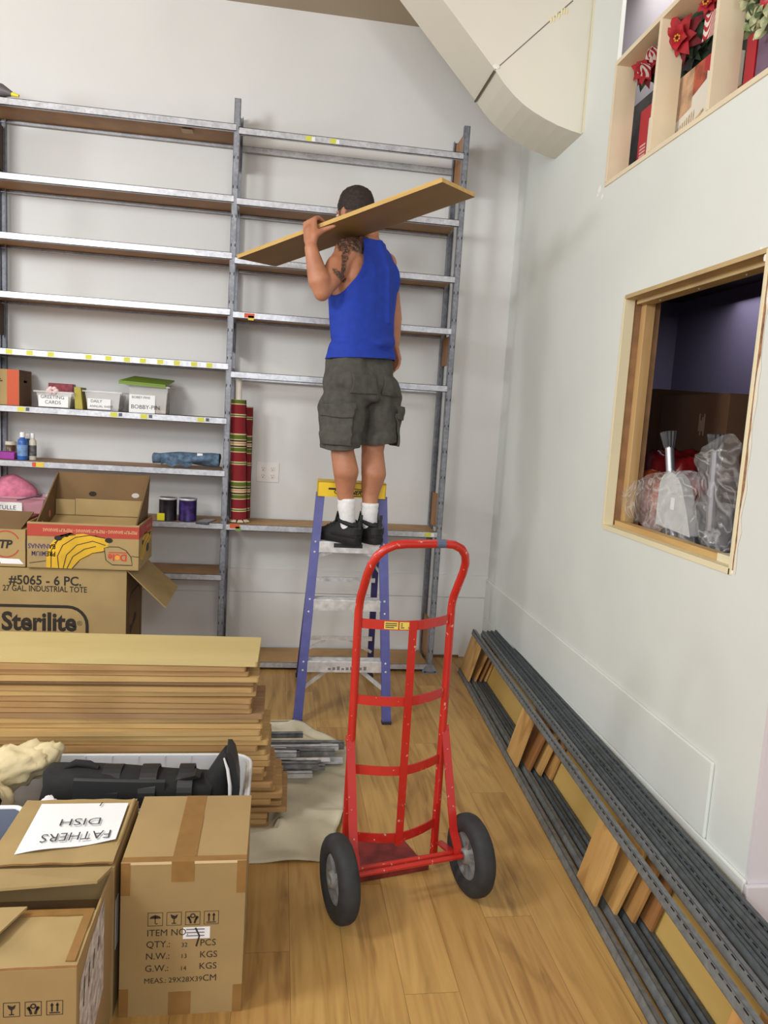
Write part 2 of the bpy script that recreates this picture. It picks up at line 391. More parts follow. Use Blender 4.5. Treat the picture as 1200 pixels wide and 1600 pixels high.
for i, x in enumerate(PX):
    h = 2.985 if i == 0 else 3.125
    for y, sg in ((YF-.004, 1), (YR+.004, -1)):
        mb = channel(MB(), x, y, 0, h, .030, .028, POST, sg)
        for k in range(int(h/.15)):
            mb.b2((x-.012, y-.0008*sg, .12+k*.15), (x-.008, y+.001*sg, .135+k*.15), SLOT)
            mb.b2((x+.008, y-.0008*sg, .12+k*.15), (x+.012, y+.001*sg, .135+k*.15), SLOT)
        up = mb.build('upright', shelving)
        if sg == 1:
            ft = MB().prism([(x-.05, y-.012, .004), (x+.05, y-.012, .004), (x+.017, y-.008, .05), (x-.017, y-.008, .05)], (0, .005, 0), POST)
            ft.b2((x-.05, y-.03, 0), (x+.05, y+.03, .005), POST)
            for e in (-.03, .03): ft.rod((x+e, y-.022, .005), (x+e, y-.022, .010), .006, DARKSTEEL, 8)
            ft.build('foot_plate', up)
    for z0, z1 in ((.06, .30), (.87, 1.07), (1.83, 1.995), (2.83, 3.10)):
        if i == 0 and z1 > 3: z0, z1 = 2.7, 2.93
        if i == 0 and z0 == .87: continue
        MB().b2((x-.006, YF+.026, z0), (x+.006, YR-.024, z1), FILL if i == 2 else FILLD).build('filler_panel', shelving, bevel=.001)
SHELFB = mat('shelf_board_brown', (158, 120, 78), .6, 0, .12, 7, .0003)
def rail(x0, x1, y, zt, sg, name='shelf_rail'):
    mb = MB().b2((x0, y, zt-.036), (x1, y+.0025*sg, zt), GALV).b2((x0, y, zt-.036), (x1, y+.022*sg, zt-.033), GALV)
    mb.b2((x0, y, zt-.0025), (x1, y+.007*sg, zt), GALV)
    return mb.build(name, shelving)
def shelf(x0, x1, zt, board=True, mt=None, drop=.020):
    fr = rail(x0, x1, YF-.008, zt, 1)
    rail(x0, x1, YR+.008, zt, -1)
    if board: MB().b2((x0+.006, YF, zt-.020), (x1-.006, YR, zt-.0006), mt or SHELFB).build('shelf_board', shelving)
    return fr
LZ = [2.995, 2.633, 2.338, 2.041, 1.748, 1.449, 1.157, .858, .562, .052]
RZs = [2.981, 2.623, 2.316, 2.030, 1.707, .856, .05]
lr = {}
for z in LZ:
    lr[z] = shelf(PX[0]-.25 if z > .1 else PX[0], PX[1]-.004, z)
for z in RZs:
    lr[('r', z)] = shelf(PX[1]+.012, PX[2]-.012, z, z not in (2.981, 1.707), mt=mat('shelf_board_light', (176, 138, 88), .55, 0, .1, 7) if z < .9 else None)
MB().b2((PX[1]+.015, YF+.03, 0), (PX[2]-.015, YF+.034, .02), BLACK).build('gap_shade', shelving)  # black strip stands in for the shade under the base shelf
def price_tag(par, x, z, mt, wd=.032, code=True):
    mb = MB().b2((x, YF-.0092, z-.030), (x+wd, YF-.008, z-.006), mt)
    if code: mb.b2((x+wd, YF-.0092, z-.030), (x+wd+.018, YF-.008, z-.008), WHITE)
    mb.build('price_tag', par)
def xat(px, z): return at(px, 600, YF).x
for px in (10, 42, 75, 134, 165, 194, 219, 246, 272, 299, 323): price_tag(lr[1.748], at(px, 560, YF).x, 1.748, YTAG)
for px in (28, 173, 220, 309):
    price_tag(lr[1.449], at(px, 645, YF).x, 1.449, YTAG, .036, False)
    x = at(px+13, 645, YF).x; MB().b2((x, YF-.0092, 1.424), (x+.018, YF-.008, 1.442), BARCODE).build('price_tag', lr[1.449])
price_tag(lr[1.157], at(51, 725, YF).x, 1.157, RTAG, .02, False); price_tag(lr[1.157], at(57, 725, YF).x, 1.157, OTAG, .04, False)
price_tag(lr[('r', 2.981)], at(478, 212, YF).x, 2.981, YTAG); price_tag(lr[('r', 2.981)], at(516, 217, YF).x, 2.981, YTAG)
price_tag(lr[('r', 2.030)], at(382, 490, YF).x, 2.030, RTAG, .055); price_tag(lr[('r', 2.030)], at(388, 494, YF).x, 2.018, OTAG, .03, False)
price_tag(lr[('r', .856)], at(359, 821, YF).x, .862, RTAG, .055, False); price_tag(lr[('r', .856)], at(368, 825, YF).x, .848, GTAG, .03, False)
price_tag(lr[('r', .856)], at(664, 832, YF).x, .856, YTAG, .036)
b = at(293, 201, 4.3)
MB().b2((b.x-.035, 4.30, 2.9635), (b.x+.025, 4.36, 2.9648), mat('old_sticker', (176, 160, 130), .7)).build('sticker', lr[2.995])
# small grey nozzle lying on the top shelf
t = thing('caulk_gun_nozzle', 'grey nozzle with yellow tip poking over the topmost left shelf', 'nozzle', (-1.45, 4.25, 2.995))
MB().tube([(-1.56, 4.26, 3.045), (-1.47, 4.25, 3.033), (-1.42, 4.245, 3.020)], .04, mat('grey_plastic', (96, 92, 98), .5), 14, scales=[1, .8, .3]).build('body', t)
MB().rod((-1.425, 4.245, 3.020), (-1.385, 4.24, 3.012), .011, mat('yellow_plastic', (226, 214, 60), .5), 12, .007).build('tip', t)

# ------------------------------------------------------------------ things on the shelves
def clear_plastic(name, col=(222, 224, 226), alpha=.35, rough=.2):
    if name in MATS: return MATS[name]
    k = NT(name); b = k.b; b.inputs['Base Color'].default_value = lin(col); b.inputs['Roughness'].default_value = rough
    b.inputs['Alpha'].default_value = alpha; b.inputs['Specular IOR Level'].default_value = .6
    MATS[name] = k.m; return k.m
CLEAR = clear_plastic('clear_plastic', alpha=.42)
CLEARG = clear_plastic('frosted_plastic', (205, 208, 214), .62, .35)
SZ = 1.449; IY = 4.255
def open_bin(mb, x0, x1, y0, y1, z0, z1, mt, fl=.014, th=.003, rim=.01):
    """tapered open tub: walls lean out by fl; rim rolled outwards"""
    def ring(z, e): return [V((x0-e, y0-e, z)), V((x1+e, y0-e, z)), V((x1+e, y1+e, z)), V((x0-e, y1+e, z))]
    mb.loft([ring(z0, -fl), ring(z1, 0), ring(z1, rim), ring(z1-.008, rim), ring(z1-.006, rim-.002), ring(z1-.006, th*.2)], mt, False, False)
    mb.loft([ring(z1, -th), ring(z0+th, -fl-th)], mt, False, False)
    r = ring(z0, -fl); mb.add(r, [(3, 2, 1, 0)], mt)
    return mb
# carton, far left, between the two steel uprights
CY = 4.264
c0, c1 = -1.60, at(30, 600, CY).x
t = thing('carton', 'tan printed carton with an orange end at the left of the tub shelf', 'box', (-1.5, 4.32, SZ))
mb = MB().b2((c0, CY, SZ), (c1-.0, CY+.205, SZ+.19), CARD); 
ORANGE = mat('orange_print', (190, 80, 44), .6)
mb.flat([(c1-c0-.002, .0), (c1-c0-.002, .19), (c1-c0-.062, .19), (c1-c0-.062, 0)], (c0, CY, SZ), X_, Z_, ORANGE)
o = V((c0, CY, SZ))
for k in range(3): mb.line([(.085, .172-k*.011), (.105, .172-k*.011)], .0035, o, X_, Z_, INK)
for a, h in ((.058, .11), (.092, .105)):
    mb.line([(a, h-.025), (a+.006, h+.02)], .006, o, X_, Z_, INK)
    for q in range(5): mb.line([(a+.006, h+.02), (a+.006+.026*math.cos(.3+q*.65), h+.016+.022*math.sin(.3+q*.65))], .006, o, X_, Z_, INK)
for k in range(11): mb.line([(.05+k*.005, .02), (.05+k*.005, .045)], .004, o, X_, Z_, INK)
mb.line([(.044, .05), (.108, .05), (.108, .015), (.044, .015)], .002, o, X_, Z_, INK, closed=True)
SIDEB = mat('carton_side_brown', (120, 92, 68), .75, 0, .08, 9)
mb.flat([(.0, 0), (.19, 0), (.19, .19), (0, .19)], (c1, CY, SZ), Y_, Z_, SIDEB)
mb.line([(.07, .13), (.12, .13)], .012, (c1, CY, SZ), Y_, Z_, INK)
mb.build('carton_body', t, bevel=.002)
def labelled(name, label, cat, px0, px1, depth, h, lines, _, lab, size, lid=None, wallm=CLEAR):
    x0, x1 = at(px0, 640, IY).x, at(px1, 640, IY).x
    t = thing(name, label, cat, ((x0+x1)/2, IY+depth/2, SZ))
    open_bin(MB(), x0, x1, IY, IY+depth, SZ, SZ+h, wallm).build('tub', t)
    mb = MB(); a0, a1, b0, b1 = lab
    mb.b2((x0+a0, IY-.002+.006, SZ+b0), (x0+a1, IY+.012, SZ+b1), WHITE)
    for txt, xx, zz, ss in lines: mb.text(txt, ss, (x0+xx, IY+.004, SZ+zz), X_, Z_, INK)
    mb.build('paper_label', t)
    return t, x0, x1
t1, ax, bx = labelled('clear_tub', 'small clear tub with a GREETING CARDS paper label on the shelf', 'tub', 56, 112, .16, .088,
    [('GREETING', .022, .048, .026), ('CARDS', .045, .02, .026)], 0, (.012, .165, .004, .068), .026)
MB().prism([(bx+.012, IY+.02, SZ), (bx+.052, IY+.02, SZ), (bx+.040, IY+.02, SZ+.118), (bx+.006, IY+.02, SZ+.118)], (0, .12, 0), mat('olive_card', (170, 158, 70), .7, 0, .1, 8)).build('folder', t1)
cards = MB(); rr = random.Random(3)
for k in range(9): cards.b2((ax+.02, IY+.02+k*.013, SZ+.006), (bx-.02, IY+.027+k*.013, SZ+.05+rr.uniform(0, .02)), [WHITE, mat('pink_card', (226, 200, 196), .7), mat('pale_card', (220, 216, 200), .7)][k % 3])
tag(cards.build('greeting_card_stack'), 'packed greeting cards inside the GREETING CARDS tub', 'cards', kind='stuff')
REDB = mat('dark_red_glitter', (126, 26, 40), .4, .2, .5, 60)
xx0, xx1 = at(74, 600, IY+.16).x, at(113, 600, IY+.16).x
t = thing('gift_box', 'dark red box behind the GREETING CARDS tub', 'box', ((xx0+xx1)/2, IY+.2, SZ))
MB().b2((xx0, IY+.175, SZ), (xx1, IY+.235, SZ+.135), REDB).build('box_body', t, bevel=.003)
bow = MB()
for k in range(6): bow.ball((ax+.085+.02*math.cos(k*1.05), IY+.0, SZ+.092+.012*math.sin(k*1.05)), (.014, .01, .012), mat('pink_bow', (226, 196, 200), .6), 8)
tag(bow.build('ribbon_bow', origin=(ax+.085, IY, SZ+.088)), 'pale pink bow on the rim of the GREETING CARDS tub', 'bow')
t2, ax2, bx2 = labelled('clear_tub', 'clear tub with a two-line label holding white envelopes, middle of the shelf', 'tub', 132, 188, .17, .105,
    [('DAILY', .03, .042, .022), ('ANNUAL SHEET', .026, .016, .017)], 0, (.014, .135, .006, .062), .02)
env = MB(); rr = random.Random(5)
for k in range(8): env.box((ax2+.095, IY+.03+k*.014, SZ+.055), (.16, .004, .085), WHITE, Matrix.Rotation(rr.uniform(-.08, .08), 3, 'Y') @ Matrix.Rotation(-.25, 3, 'X'))
tag(env.build('envelope_stack'), 'white envelopes in the middle clear tub', 'envelopes', kind='stuff')
t3, ax3, bx3 = labelled('clear_tub', 'taller clear tub with green lid and BOBBY-PINS label', 'tub', 200, 262, .17, .150,
    [('BOBBY-PINS', .018, .078, .018), ('BOBBY-PIN', .014, .022, .031)], 0, (.004, .142, .0, .098), .03)
mb = MB().b2((ax3+.012, IY+.012, SZ+.003), (bx3-.012, IY+.15, SZ+.12), mat('pale_filling', (188, 180, 176), .8, 0, .2, 30)); mb.build('filling', t3)
lid = MB().prism([(ax3-.045, IY-.035, SZ+.160), (bx3-.012, IY-.012, SZ+.152), (bx3+.01, IY+.17, SZ+.185), (ax3+.0, IY+.17, SZ+.196)], (0, 0, .008), mat('green_lid', (112, 142, 40), .45))
lid.prism([(ax3-.045, IY-.035, SZ+.150), (bx3-.012, IY-.012, SZ+.142), (bx3-.012, IY-.009, SZ+.142), (ax3-.045, IY-.032, SZ+.150)], (0, 0, .012), mat('green_lid', (112, 142, 40), .45))
lid.build('lid', t3, bevel=.002)
# bottle row on the shelf below
SZ2 = 1.157
BLUE = mat('blue_bottle', (44, 96, 178), .35, 0, .1, 10)
def bottle(x, y, r, h, mt, label, capm, lab=None):
    t = thing('bottle', label, 'bottle', (x, y, SZ2))
    MB().lathe((x, y, SZ2), [(r*.9, 0), (r, .008), (r, h*.62), (r*.9, h*.72), (r*.45, h*.80), (r*.42, h*.83)], mt, n=20).build('bottle_body', t)
    MB().lathe((x, y, SZ2+h*.82), [(r*.52, 0), (r*.52, h*.16), (r*.44, h*.18)], capm, n=16).build('cap', t)
    if lab: MB().lathe((x, y, SZ2+h*.15), [(r*1.012, 0), (r*1.012, h*.4)], lab, n=20, cap=False).build('label_band', t)
WHITEP = mat('white_plastic', (230, 232, 234), .4)
bottle(at(34, 720, 4.262).x, 4.275, .026, .150, BLUE, 'blue bottle with white cap at the left end of the jeans shelf', WHITEP, mat('pale_blue_label', (120, 160, 214), .5, 0, .3, 30))
bottle(at(41, 720, 4.30).x, 4.325, .024, .140, mat('navy_bottle', (34, 56, 110), .4), 'navy bottle just behind the blue one', WHITEP)
bottle(at(50, 720, 4.30).x, 4.31, .020, .146, mat('cream_bottle', (206, 204, 190), .4), 'slim cream bottle right of the blue and navy bottles', WHITEP, mat('dark_print_band', (90, 90, 92), .6, 0, .6, 60))
x1 = at(22, 720, 4.262).x
tag(MB().b2((x1-.16, 4.265, SZ2), (x1, 4.36, SZ2+.038), mat('purple_card', (150, 44, 150), .5)).build('small_box', bevel=.003), 'purple box left of the blue bottle', 'box')
x = at(16, 690, 4.40).x
t = thing('jar', 'brown jar with a pale lid behind the purple box', 'jar', (x, 4.41, SZ2))
MB().lathe((x, 4.41, SZ2), [(.026, 0), (.028, .02), (.028, .066), (.022, .07)], mat('brown_glass', (90, 60, 40), .3), n=18).build('glass', t)
MB().lathe((x, 4.41, SZ2+.07), [(.029, 0), (.029, .018), (.025, .02)], mat('pale_lid', (205, 196, 180), .5), n=18).build('lid', t)
# rolled jeans
DENIM = mat('denim', (92, 116, 142), .9, 0, .3, 40, .001)
xa, xb = at(238, 720, 4.28).x, at(342, 730, 4.28).x
t = thing('folded_jeans', 'rolled blue denim jeans at the right end of the shelf', 'jeans', ((xa+xb)/2, 4.32, SZ2))
def jean_r(u, v):
    a = 2*PI*v; f = 1+.10*math.sin(3*a+u*7)+.07*math.sin(13*u+2*a)
    x = xa+(xb-xa)*u; rr_ = (.030+.010*u)*f
    return V((x, 4.315+1.7*rr_*math.cos(a), SZ2+.047+.006*u+rr_*math.sin(a)*.95))
mb = MB().grid(jean_r, 40, 24, DENIM)
sp = [V((xb+.001, 4.315+(.042-.0026*k)*1.3*math.cos(k*.5), SZ2+.053+(.036-.0022*k)*math.sin(k*.5))) for k in range(15)]
mb.tube(sp, .004, mat('dark_denim', (44, 54, 74), .9), 6)
mb.add([jean_r(1, v/24) for v in range(24)], [tuple(range(24))], mat('dark_denim', (44, 54, 74), .9)); mb.add([jean_r(0, v/24) for v in range(24)], [tuple(range(24))[::-1]], DENIM)
mb.build('rolled_body', t)
MB().grid(lambda u, v: V((xa+.05+.17*u, 4.258+.012*math.sin(u*9)-.012*v, SZ2+.012+.030*v+.008*math.sin(u*14))), 20, 5, DENIM).build('loose_leg', t)
MB().b2((xb-.12, 4.262, SZ2+.072), (xb-.09, 4.268, SZ2+.086), WHITE).build('care_tag', t)
# paint cans, phone, pink bin
SZ3 = .858
PUR = mat('purple_can_label', (58, 40, 104), .35, .2, .55, 26); BLK = mat('black_can_label', (34, 26, 36), .35, .2, .5, 26)
for px, y, mt, lb, e in ((262, 4.285, BLK, 'black paint can with a yellow tag beside the banana box', 1), (293, 4.285, PUR, 'purple labelled paint can right of the black can', 0)):
    x = at(px, 812, y).x; r = .050
    t = thing('paint_can', lb, 'can', (x, y, SZ3))
    MB().lathe((x, y, SZ3), [(r, 0), (r, .005), (r*.985, .008), (r*.985, .118), (r, .121), (r, .126)], mt, n=32).build('can_body', t)
    MB().lathe((x, y, SZ3+.118), [(r*1.01, 0), (r*1.02, .006), (r*1.01, .011), (r*.9, .011), (r*.88, .006), (r*.4, .005)], ALU, n=32).build('lid_rim', t)
    if e: MB().b2((x-.05, y-r-.004, SZ3+.002), (x-.010, y-r*.86, SZ3+.042), mat('yellow_tag', (226, 216, 40), .5)).build('yellow_tag', t)
xx = at(322, 815, 4.28).x
t = thing('phone', 'dark slab phone lying flat at the right end of the paint can shelf', 'phone', (xx, 4.29, SZ3))
MB().box((xx, 4.29, SZ3-.004), (.078, .15, .012), mat('phone_grey', (70, 72, 78), .35), RZ(-.25)).build('phone_body', t, bevel=.004)
MB().box((xx, 4.29, SZ3+.0024), (.068, .136, .001), mat('phone_glass', (40, 42, 48), .12), RZ(-.25)).build('screen', t)
t = thing('clear_tub', 'wide clear tub of pink tulle labelled TULLE, left of the banana box', 'tub', (-1.42, 4.33, SZ3))
open_bin(MB(), -1.62, -1.27, 4.278, 4.44, SZ3, SZ3+.095, clear_plastic('pinkish_plastic', (226, 170, 190), .5), .02).build('tub', t)
mb = MB().b2((-1.53, 4.282, SZ3+.008), (-1.385, 4.289, SZ3+.062), WHITE); mb.text('TULLE', .034, (-1.51, 4.282, SZ3+.022), X_, Z_, INK); mb.build('paper_label', t)
PINK = mat('pink_tulle', (222, 130, 158), .85, 0, .18, 22, .002)
def blob(c, r, mt, amp=.18, f=9, n=28, sd=0):
    mb = MB().ball(c, r, mt, n); cc = V(c)
    return mb.warp(lambda p: cc+(p-cc)*(1+amp*mnoise.noise(p*f+V((sd, 0, 0)))))
mb = blob((-1.45, 4.365, SZ3+.105), (.10, .055, .10), PINK, .3, 14); mb.build('tulle_bundle', t)
mb = blob((-1.43, 4.365, SZ3+.045), (.12, .055, .038), PINK, .15, 14, sd=4); mb.build('tulle_lining', t)
tag(MB().tube([(-1.40, 4.25, SZ3+.08), (-1.33, 4.245, SZ3+.098), (-1.27, 4.25, SZ3+.115)], .004, mat('grey_wire', (80, 70, 90), .4, .5), 8).build('scissor_blade'), 'thin dark blade lying across the TULLE tub rim', 'scissors')
t = thing('spool', 'purple and silver spool beside the TULLE tub behind the banana box', 'spool', (-1.235, 4.28, SZ3))
MB().lathe((-1.235, 4.28, SZ3), [(.02, 0), (.02, .004), (.012, .006), (.012, .10), (.02, .102), (.02, .107)], mat('violet_thread', (80, 70, 150), .5), n=18).build('core', t)
MB().lathe((-1.235, 4.28, SZ3+.097), [(.022, 0), (.026, .01), (.022, .02), (.008, .024)], ALU, n=18).build('cap', t)
# striped cloth rolls
def stripes(name):
    k = NT(name); sx = k.n('ShaderNodeSeparateXYZ'); k.l(k.coord(kind='Object'), sx.inputs[0])
    mm = k.n('ShaderNodeMath', operation='DIVIDE'); mm.inputs[1].default_value = .268; k.l(sx.outputs[2], mm.inputs[0])
    fr = k.n('ShaderNodeMath', operation='FRACT'); k.l(mm.outputs[0], fr.inputs[0])
    R_, G_, C_, K_, O_ = (136, 28, 38), (96, 112, 36), (222, 202, 160), (36, 26, 20), (206, 130, 100)
    st = [(0, R_), (.20, C_), (.225, K_), (.245, C_), (.285, R_), (.0, R_)]
    st = [(0, R_), (.17, C_), (.19, G_), (.215, C_), (.235, R_), (.43, C_), (.45, G_), (.53, C_), (.545, K_), (.575, C_), (.61, O_), (.63, C_), (.66, K_), (.69, C_), (.71, G_), (.80, C_), (.825, R_)]
    k.l(k.ramp(fr.outputs[0], st, 'CONSTANT'), k.b.inputs['Base Color']); k.b.inputs['Roughness'].default_value = .85
    return k.m
STR = stripes('striped_cloth')
def roll(b, tp, r, lb, tube_):
    b, tp = V(b), V(tp)
    t = thing('fabric_roll', lb, 'fabric roll', b)
    mb = MB(); n = 40
    def f(u, v):
        a = 2*PI*v*1.15; rr_ = r*(1+.05*math.sin(2*a)+.02*math.sin(u*30))*(1 - (.10*v))
        p = b.lerp(tp, u); return V((p.x+rr_*math.cos(a), p.y+rr_*math.sin(a)*.9, p.z))
    mb.grid(f, 40, n, STR); mb.add([f(1, v/n) for v in range(n)], [tuple(range(n))], STR)
    mb.build('cloth', t)
    if tube_: MB().rod(b.lerp(tp, .5), tp+V((0, 0, .13)), r*.36, mat('white_tube', (224, 216, 206), .6), 16).build('inner_tube', t)
    return t
t = roll((at(373, 815, 4.30).x, 4.31, .875), (at(372, 620, 4.30).x, 4.31, 1.555), .047, 'red, green and cream striped fabric roll standing on the shelf', True)
fr = MB()
for k in range(9):
    a = k*2*PI/9; p = V((at(373, 815, 4.30).x, 4.31, .860)); fr.prism([p+V((.025*math.cos(a), .025*math.sin(a), .022)), p+V((.062*math.cos(a-.3), .05*math.sin(a-.3), .001)), p+V((.062*math.cos(a+.3), .05*math.sin(a+.3), .001))], (0, 0, .003), mat('cream_fringe', (216, 204, 180), .9))
fr.build('fringe', t)
roll((at(384, 805, 4.44).x-.006, 4.448, .862), (at(388, 627, 4.44).x, 4.44, 1.52), .030, 'striped fabric roll leaning against the wall behind the standing one', False)
# outlet
o = V((-.13, YB-.006, 1.072)); t = thing('outlet_plate', 'white four-socket outlet plate on the back wall', 'outlet', (-.06, YB-.002, 1.13))
PLATE = mat('outlet_white', (228, 222, 220), .4)
MB().b2((-.130, YB-.006, 1.075), (.006, YB, 1.195), PLATE).build('cover', t, bevel=.003)
for i in (-1, 1):
    for j in (-1, 1):
        c = V((-.062+i*.028, YB-.006, 1.135+j*.022)); mb = MB().lathe(c, [(.0165, 0), (.0165, .0022), (.0155, .003)], PLATE, axis=(0, -1, 0), n=24)
        for e in (-1, 1): mb.b2((c.x+e*.006-.001, YB-.0096, c.z-.001), (c.x+e*.006+.001, YB-.009, c.z+.008), BLACK)
        mb.lathe(c+V((0, -.0028, -.008)), [(.003, 0), (.003, .0006)], BLACK, axis=(0, -1, 0), n=10); mb.build('socket', t)
# ------------------------------------------------------------------ cartons behind the board stack
def rounded(x0, z0, x1, z1, r, n=6):
    pts = []
    for cx, cz, a0 in ((x1-r, z1-r, 0), (x0+r, z1-r, 90), (x0+r, z0+r, 180), (x1-r, z0+r, 270)):
        for k in range(n+1): a = math.radians(a0+90*k/n); pts.append((cx+r*math.cos(a), cz+r*math.sin(a)))
    return pts
# large tote carton standing on the floor
TX0, TX1, TY0, TY1, TH = -1.42, -.655, 3.40, 3.80, .745
t = thing('shipping_carton', 'large brown carton lettered INDUSTRIAL TOTE behind the board stack, side flap hanging open', 'box', ((TX0+TX1)/2, 3.6, 0))
mb = MB(); th = .005
for a, b in (((TX0, TY0, 0), (TX1, TY0+th, TH)), ((TX0, TY1-th, 0), (TX1, TY1, TH)), ((TX0, TY0+th, 0), (TX0+th, TY1-th, TH)), ((TX0, TY0, 0), (TX1, TY1, .006))): mb.b2(a, b, CARD)
mb.b2((TX1-th, TY0+th, 0), (TX1, TY1-th, TH), CARDDARK)  # right face: its shade is put into the darker cardboard
o = V((TX0, TY0, 0)); fx = lambda px: at(px, 905, TY0).x-TX0; fz = lambda py: at(100, py, TY0).z
mb.text('#5065 - 6 PC.', .058, (TX0+fx(14), TY0, fz(914.5)), X_, Z_, INK, .0012, stretch=.93)
mb.text('27 GAL. INDUSTRIAL TOTE', .037, (TX0+fx(4), TY0, fz(925)), X_, Z_, INK, .0006, stretch=.80)
ox = fx(137); mb.line(rounded(.02, .34, fx(137), fz(948), .085), .014, o, X_, Z_, INK, closed=True)
mb.text('Sterilite', .115, (TX0+fx(2), TY0, fz(985)), X_, Z_, INK, .004, stretch=.88); mb.text('®', .03, (TX0+fx(121), TY0, fz(977)), X_, Z_, INK)
DKINK = mat('dark_ink', (58, 44, 34), .8)
mb.line(rounded(.05, .30, .35, .62, .08), .012, (TX1, TY0, 0), Y_, Z_, DKINK, closed=True)
mb.text('Sterilite', .07, (TX1, TY0+.08, .42), V((0, 1, .3)), Z_, DKINK, .002, stretch=.8)
mb.build('carton_body', t)
# flap that hangs out to the right, two lying closed
def panel(pts, d, mt=CARD): return MB().prism(pts, d, mt)
panel([(TX1, TY0+.01, TH), at(258, 950, 3.45), at(277, 917, 3.79), (TX1, TY1-.01, TH)], (.004, 0, .003), CARD).build('side_flap', t)
panel([(TX0, TY0, TH), (TX1, TY0, TH), (TX1, TY0+.19, TH+.004), (TX0, TY0+.19, TH+.004)], (0, 0, .005)).build('top_flap', t)
panel([(TX0, TY1, TH), (TX1, TY1, TH), (TX1, TY1-.19, TH+.004), (TX0, TY1-.19, TH+.004)], (0, 0, .005)).build('top_flap', t)
z1 = TH+.010
# banana carton: printed sleeve upside down, inner tray tipped up behind
BX0, BX1, BY0, BY1, BH = at(44, 850, 3.4).x, at(218, 850, 3.4).x, 3.385, 3.73, .205
t = thing('banana_carton', 'open banana carton with yellow bunch print, upside down on the tote carton', 'box', ((BX0+BX1)/2, 3.56, z1))
mb = MB(); th = .006
YEL = mat('banana_yellow', (214, 170, 34), .6, 0, .1, 9); BRED = mat('banana_red', (172, 62, 46), .6); PURT = mat('purple_ink', (86, 66, 96), .7); CREAMT = mat('band_lettering', (214, 160, 120), .7)
for a, b in (((BX0, BY0, z1), (BX1, BY0+th, z1+BH)), ((BX0, BY1-th, z1), (BX1, BY1, z1+BH)), ((BX0, BY0+th, z1), (BX0+th, BY1-th, z1+BH)), ((BX1-th, BY0+th, z1), (BX1, BY1-th, z1+BH)), ((BX0, BY0, z1), (BX1, BY1, z1+.006))): mb.b2(a, b, CARD)
o = V((BX0, BY0, z1)); Wd = BX1-BX0
mb.flat([(0, BH-.062), (Wd, BH-.062), (Wd, BH-.008), (0, BH-.008)], o, X_, Z_, BRED)
mb.flat([(0, BH-.062), (BY1-BY0, BH-.062), (BY1-BY0, BH-.008), (0, BH-.008)], (BX1, BY0, z1), Y_, Z_, BRED)
mb.text('PREMIUM BANANAS • PREMIUM BANANAS • PREMIUM BANANAS', .021, o+V((Wd-.008, 0, BH-.026)), -X_, -Z_, CREAMT, .0003, stretch=.66, lift=.0012)
mb.text('PREMIUM BANANAS', .021, V((BX1, BY1-.04, z1+BH-.026)), -Y_, -Z_, CREAMT, .0003, stretch=.66, lift=.0012)
u = lambda px: at(px, 850, BY0).x-BX0; q = lambda py: at(130, py, BY0).z-z1
def P2(*ps): return [(u(a), max(.002, q(b))) for a, b in ps]
mb.flat(P2((72, 888), (73, 868), (80, 850), (92, 838), (110, 833), (128, 840), (150, 836), (170, 848), (166, 858), (140, 868), (122, 879), (113, 889), (95, 889)), o, X_, Z_, YEL)
mb.flat(P2((96, 848), (110, 836), (130, 834), (152, 838), (176, 843), (160, 853), (120, 860)), o, X_, Z_, YEL, .0009)
for ps in (((92, 889), (90, 870), (98, 853), (118, 840), (140, 836), (165, 840)), ((99, 889), (104, 868), (120, 852), (145, 845), (165, 851)), ((105, 889), (114, 870), (132, 858), (150, 853)), ((113, 890), (125, 875), (145, 864), (166, 860)), ((80, 888), (80, 862), (90, 846), (106, 836)), ((85, 850), (100, 838), (118, 836))):
    mb.line(P2(*ps), .0035, o, X_, Z_, INK, .0014)
mb.line(P2((46, 882), (72, 878)), .003, o, X_, Z_, INK); mb.line(P2((206, 867), (218, 868)), .003, o, X_, Z_, INK)
for a, b in ((91, 842), (170, 843)): mb.flat([(u(a)+.017*math.cos(k*.52), q(b)+.0115*math.sin(k*.52)) for k in range(12)], o, X_, Z_, BLACK, .0018)
leaf = P2((163, 855), (172, 853), (186, 853), (197, 858), (205, 868), (207, 881), (176, 881), (166, 874))
mb.flat(leaf, o, X_, Z_, CARD, .0016); mb.line(leaf, .0035, o, X_, Z_, INK, .002, closed=True)
DRED = mat('logo_red', (196, 56, 40), .6)
mb.text('Dole', .043, o+V((u(199), 0, q(864.5))), -X_, -Z_, DRED, .0012, lift=.0024, stretch=.95)
mb.flat([(u(184)+.011*math.cos(k*.52), q(869.5)+.011*math.sin(k*.52)) for k in range(12)], o, X_, Z_, mat('logo_sun', (232, 150, 50), .6), .0028)
mb.flat(P2((170, 861), (199, 861), (199, 862.4), (170, 862.4)), o, X_, Z_, DRED, .0024)
mb.text('PREMIUM', .030, o+V((u(87), 0, q(863.5))), -X_, -Z_, PURT, .0008, stretch=.82); mb.text('BANANAS', .030, o+V((u(87), 0, q(852))), -X_, -Z_, PURT, .0008, stretch=.84)
o2 = V((BX1, BY0, z1))
mb.flat([(.03, .05), (.07, .13), (.15, .15), (.30, .14), (.32, .10), (.2, .09), (.1, .03)], o2, Y_, Z_, YEL)
for ps in (((.05, .05), (.1, .11), (.2, .14), (.3, .13)), ((.09, .04), (.14, .09), (.25, .115))): mb.line(ps, .004, o2, Y_, Z_, INK, .0012)
for a, b, r in ((.09, .115, .018), (.22, .07, .03), (.27, .13, .016)): mb.flat([(a+r*math.cos(k*.52), b+r*.7*math.sin(k*.52)) for k in range(12)], o2, Y_, Z_, BLACK, .0018)
mb.build('printed_sleeve', t, bevel=.0015)
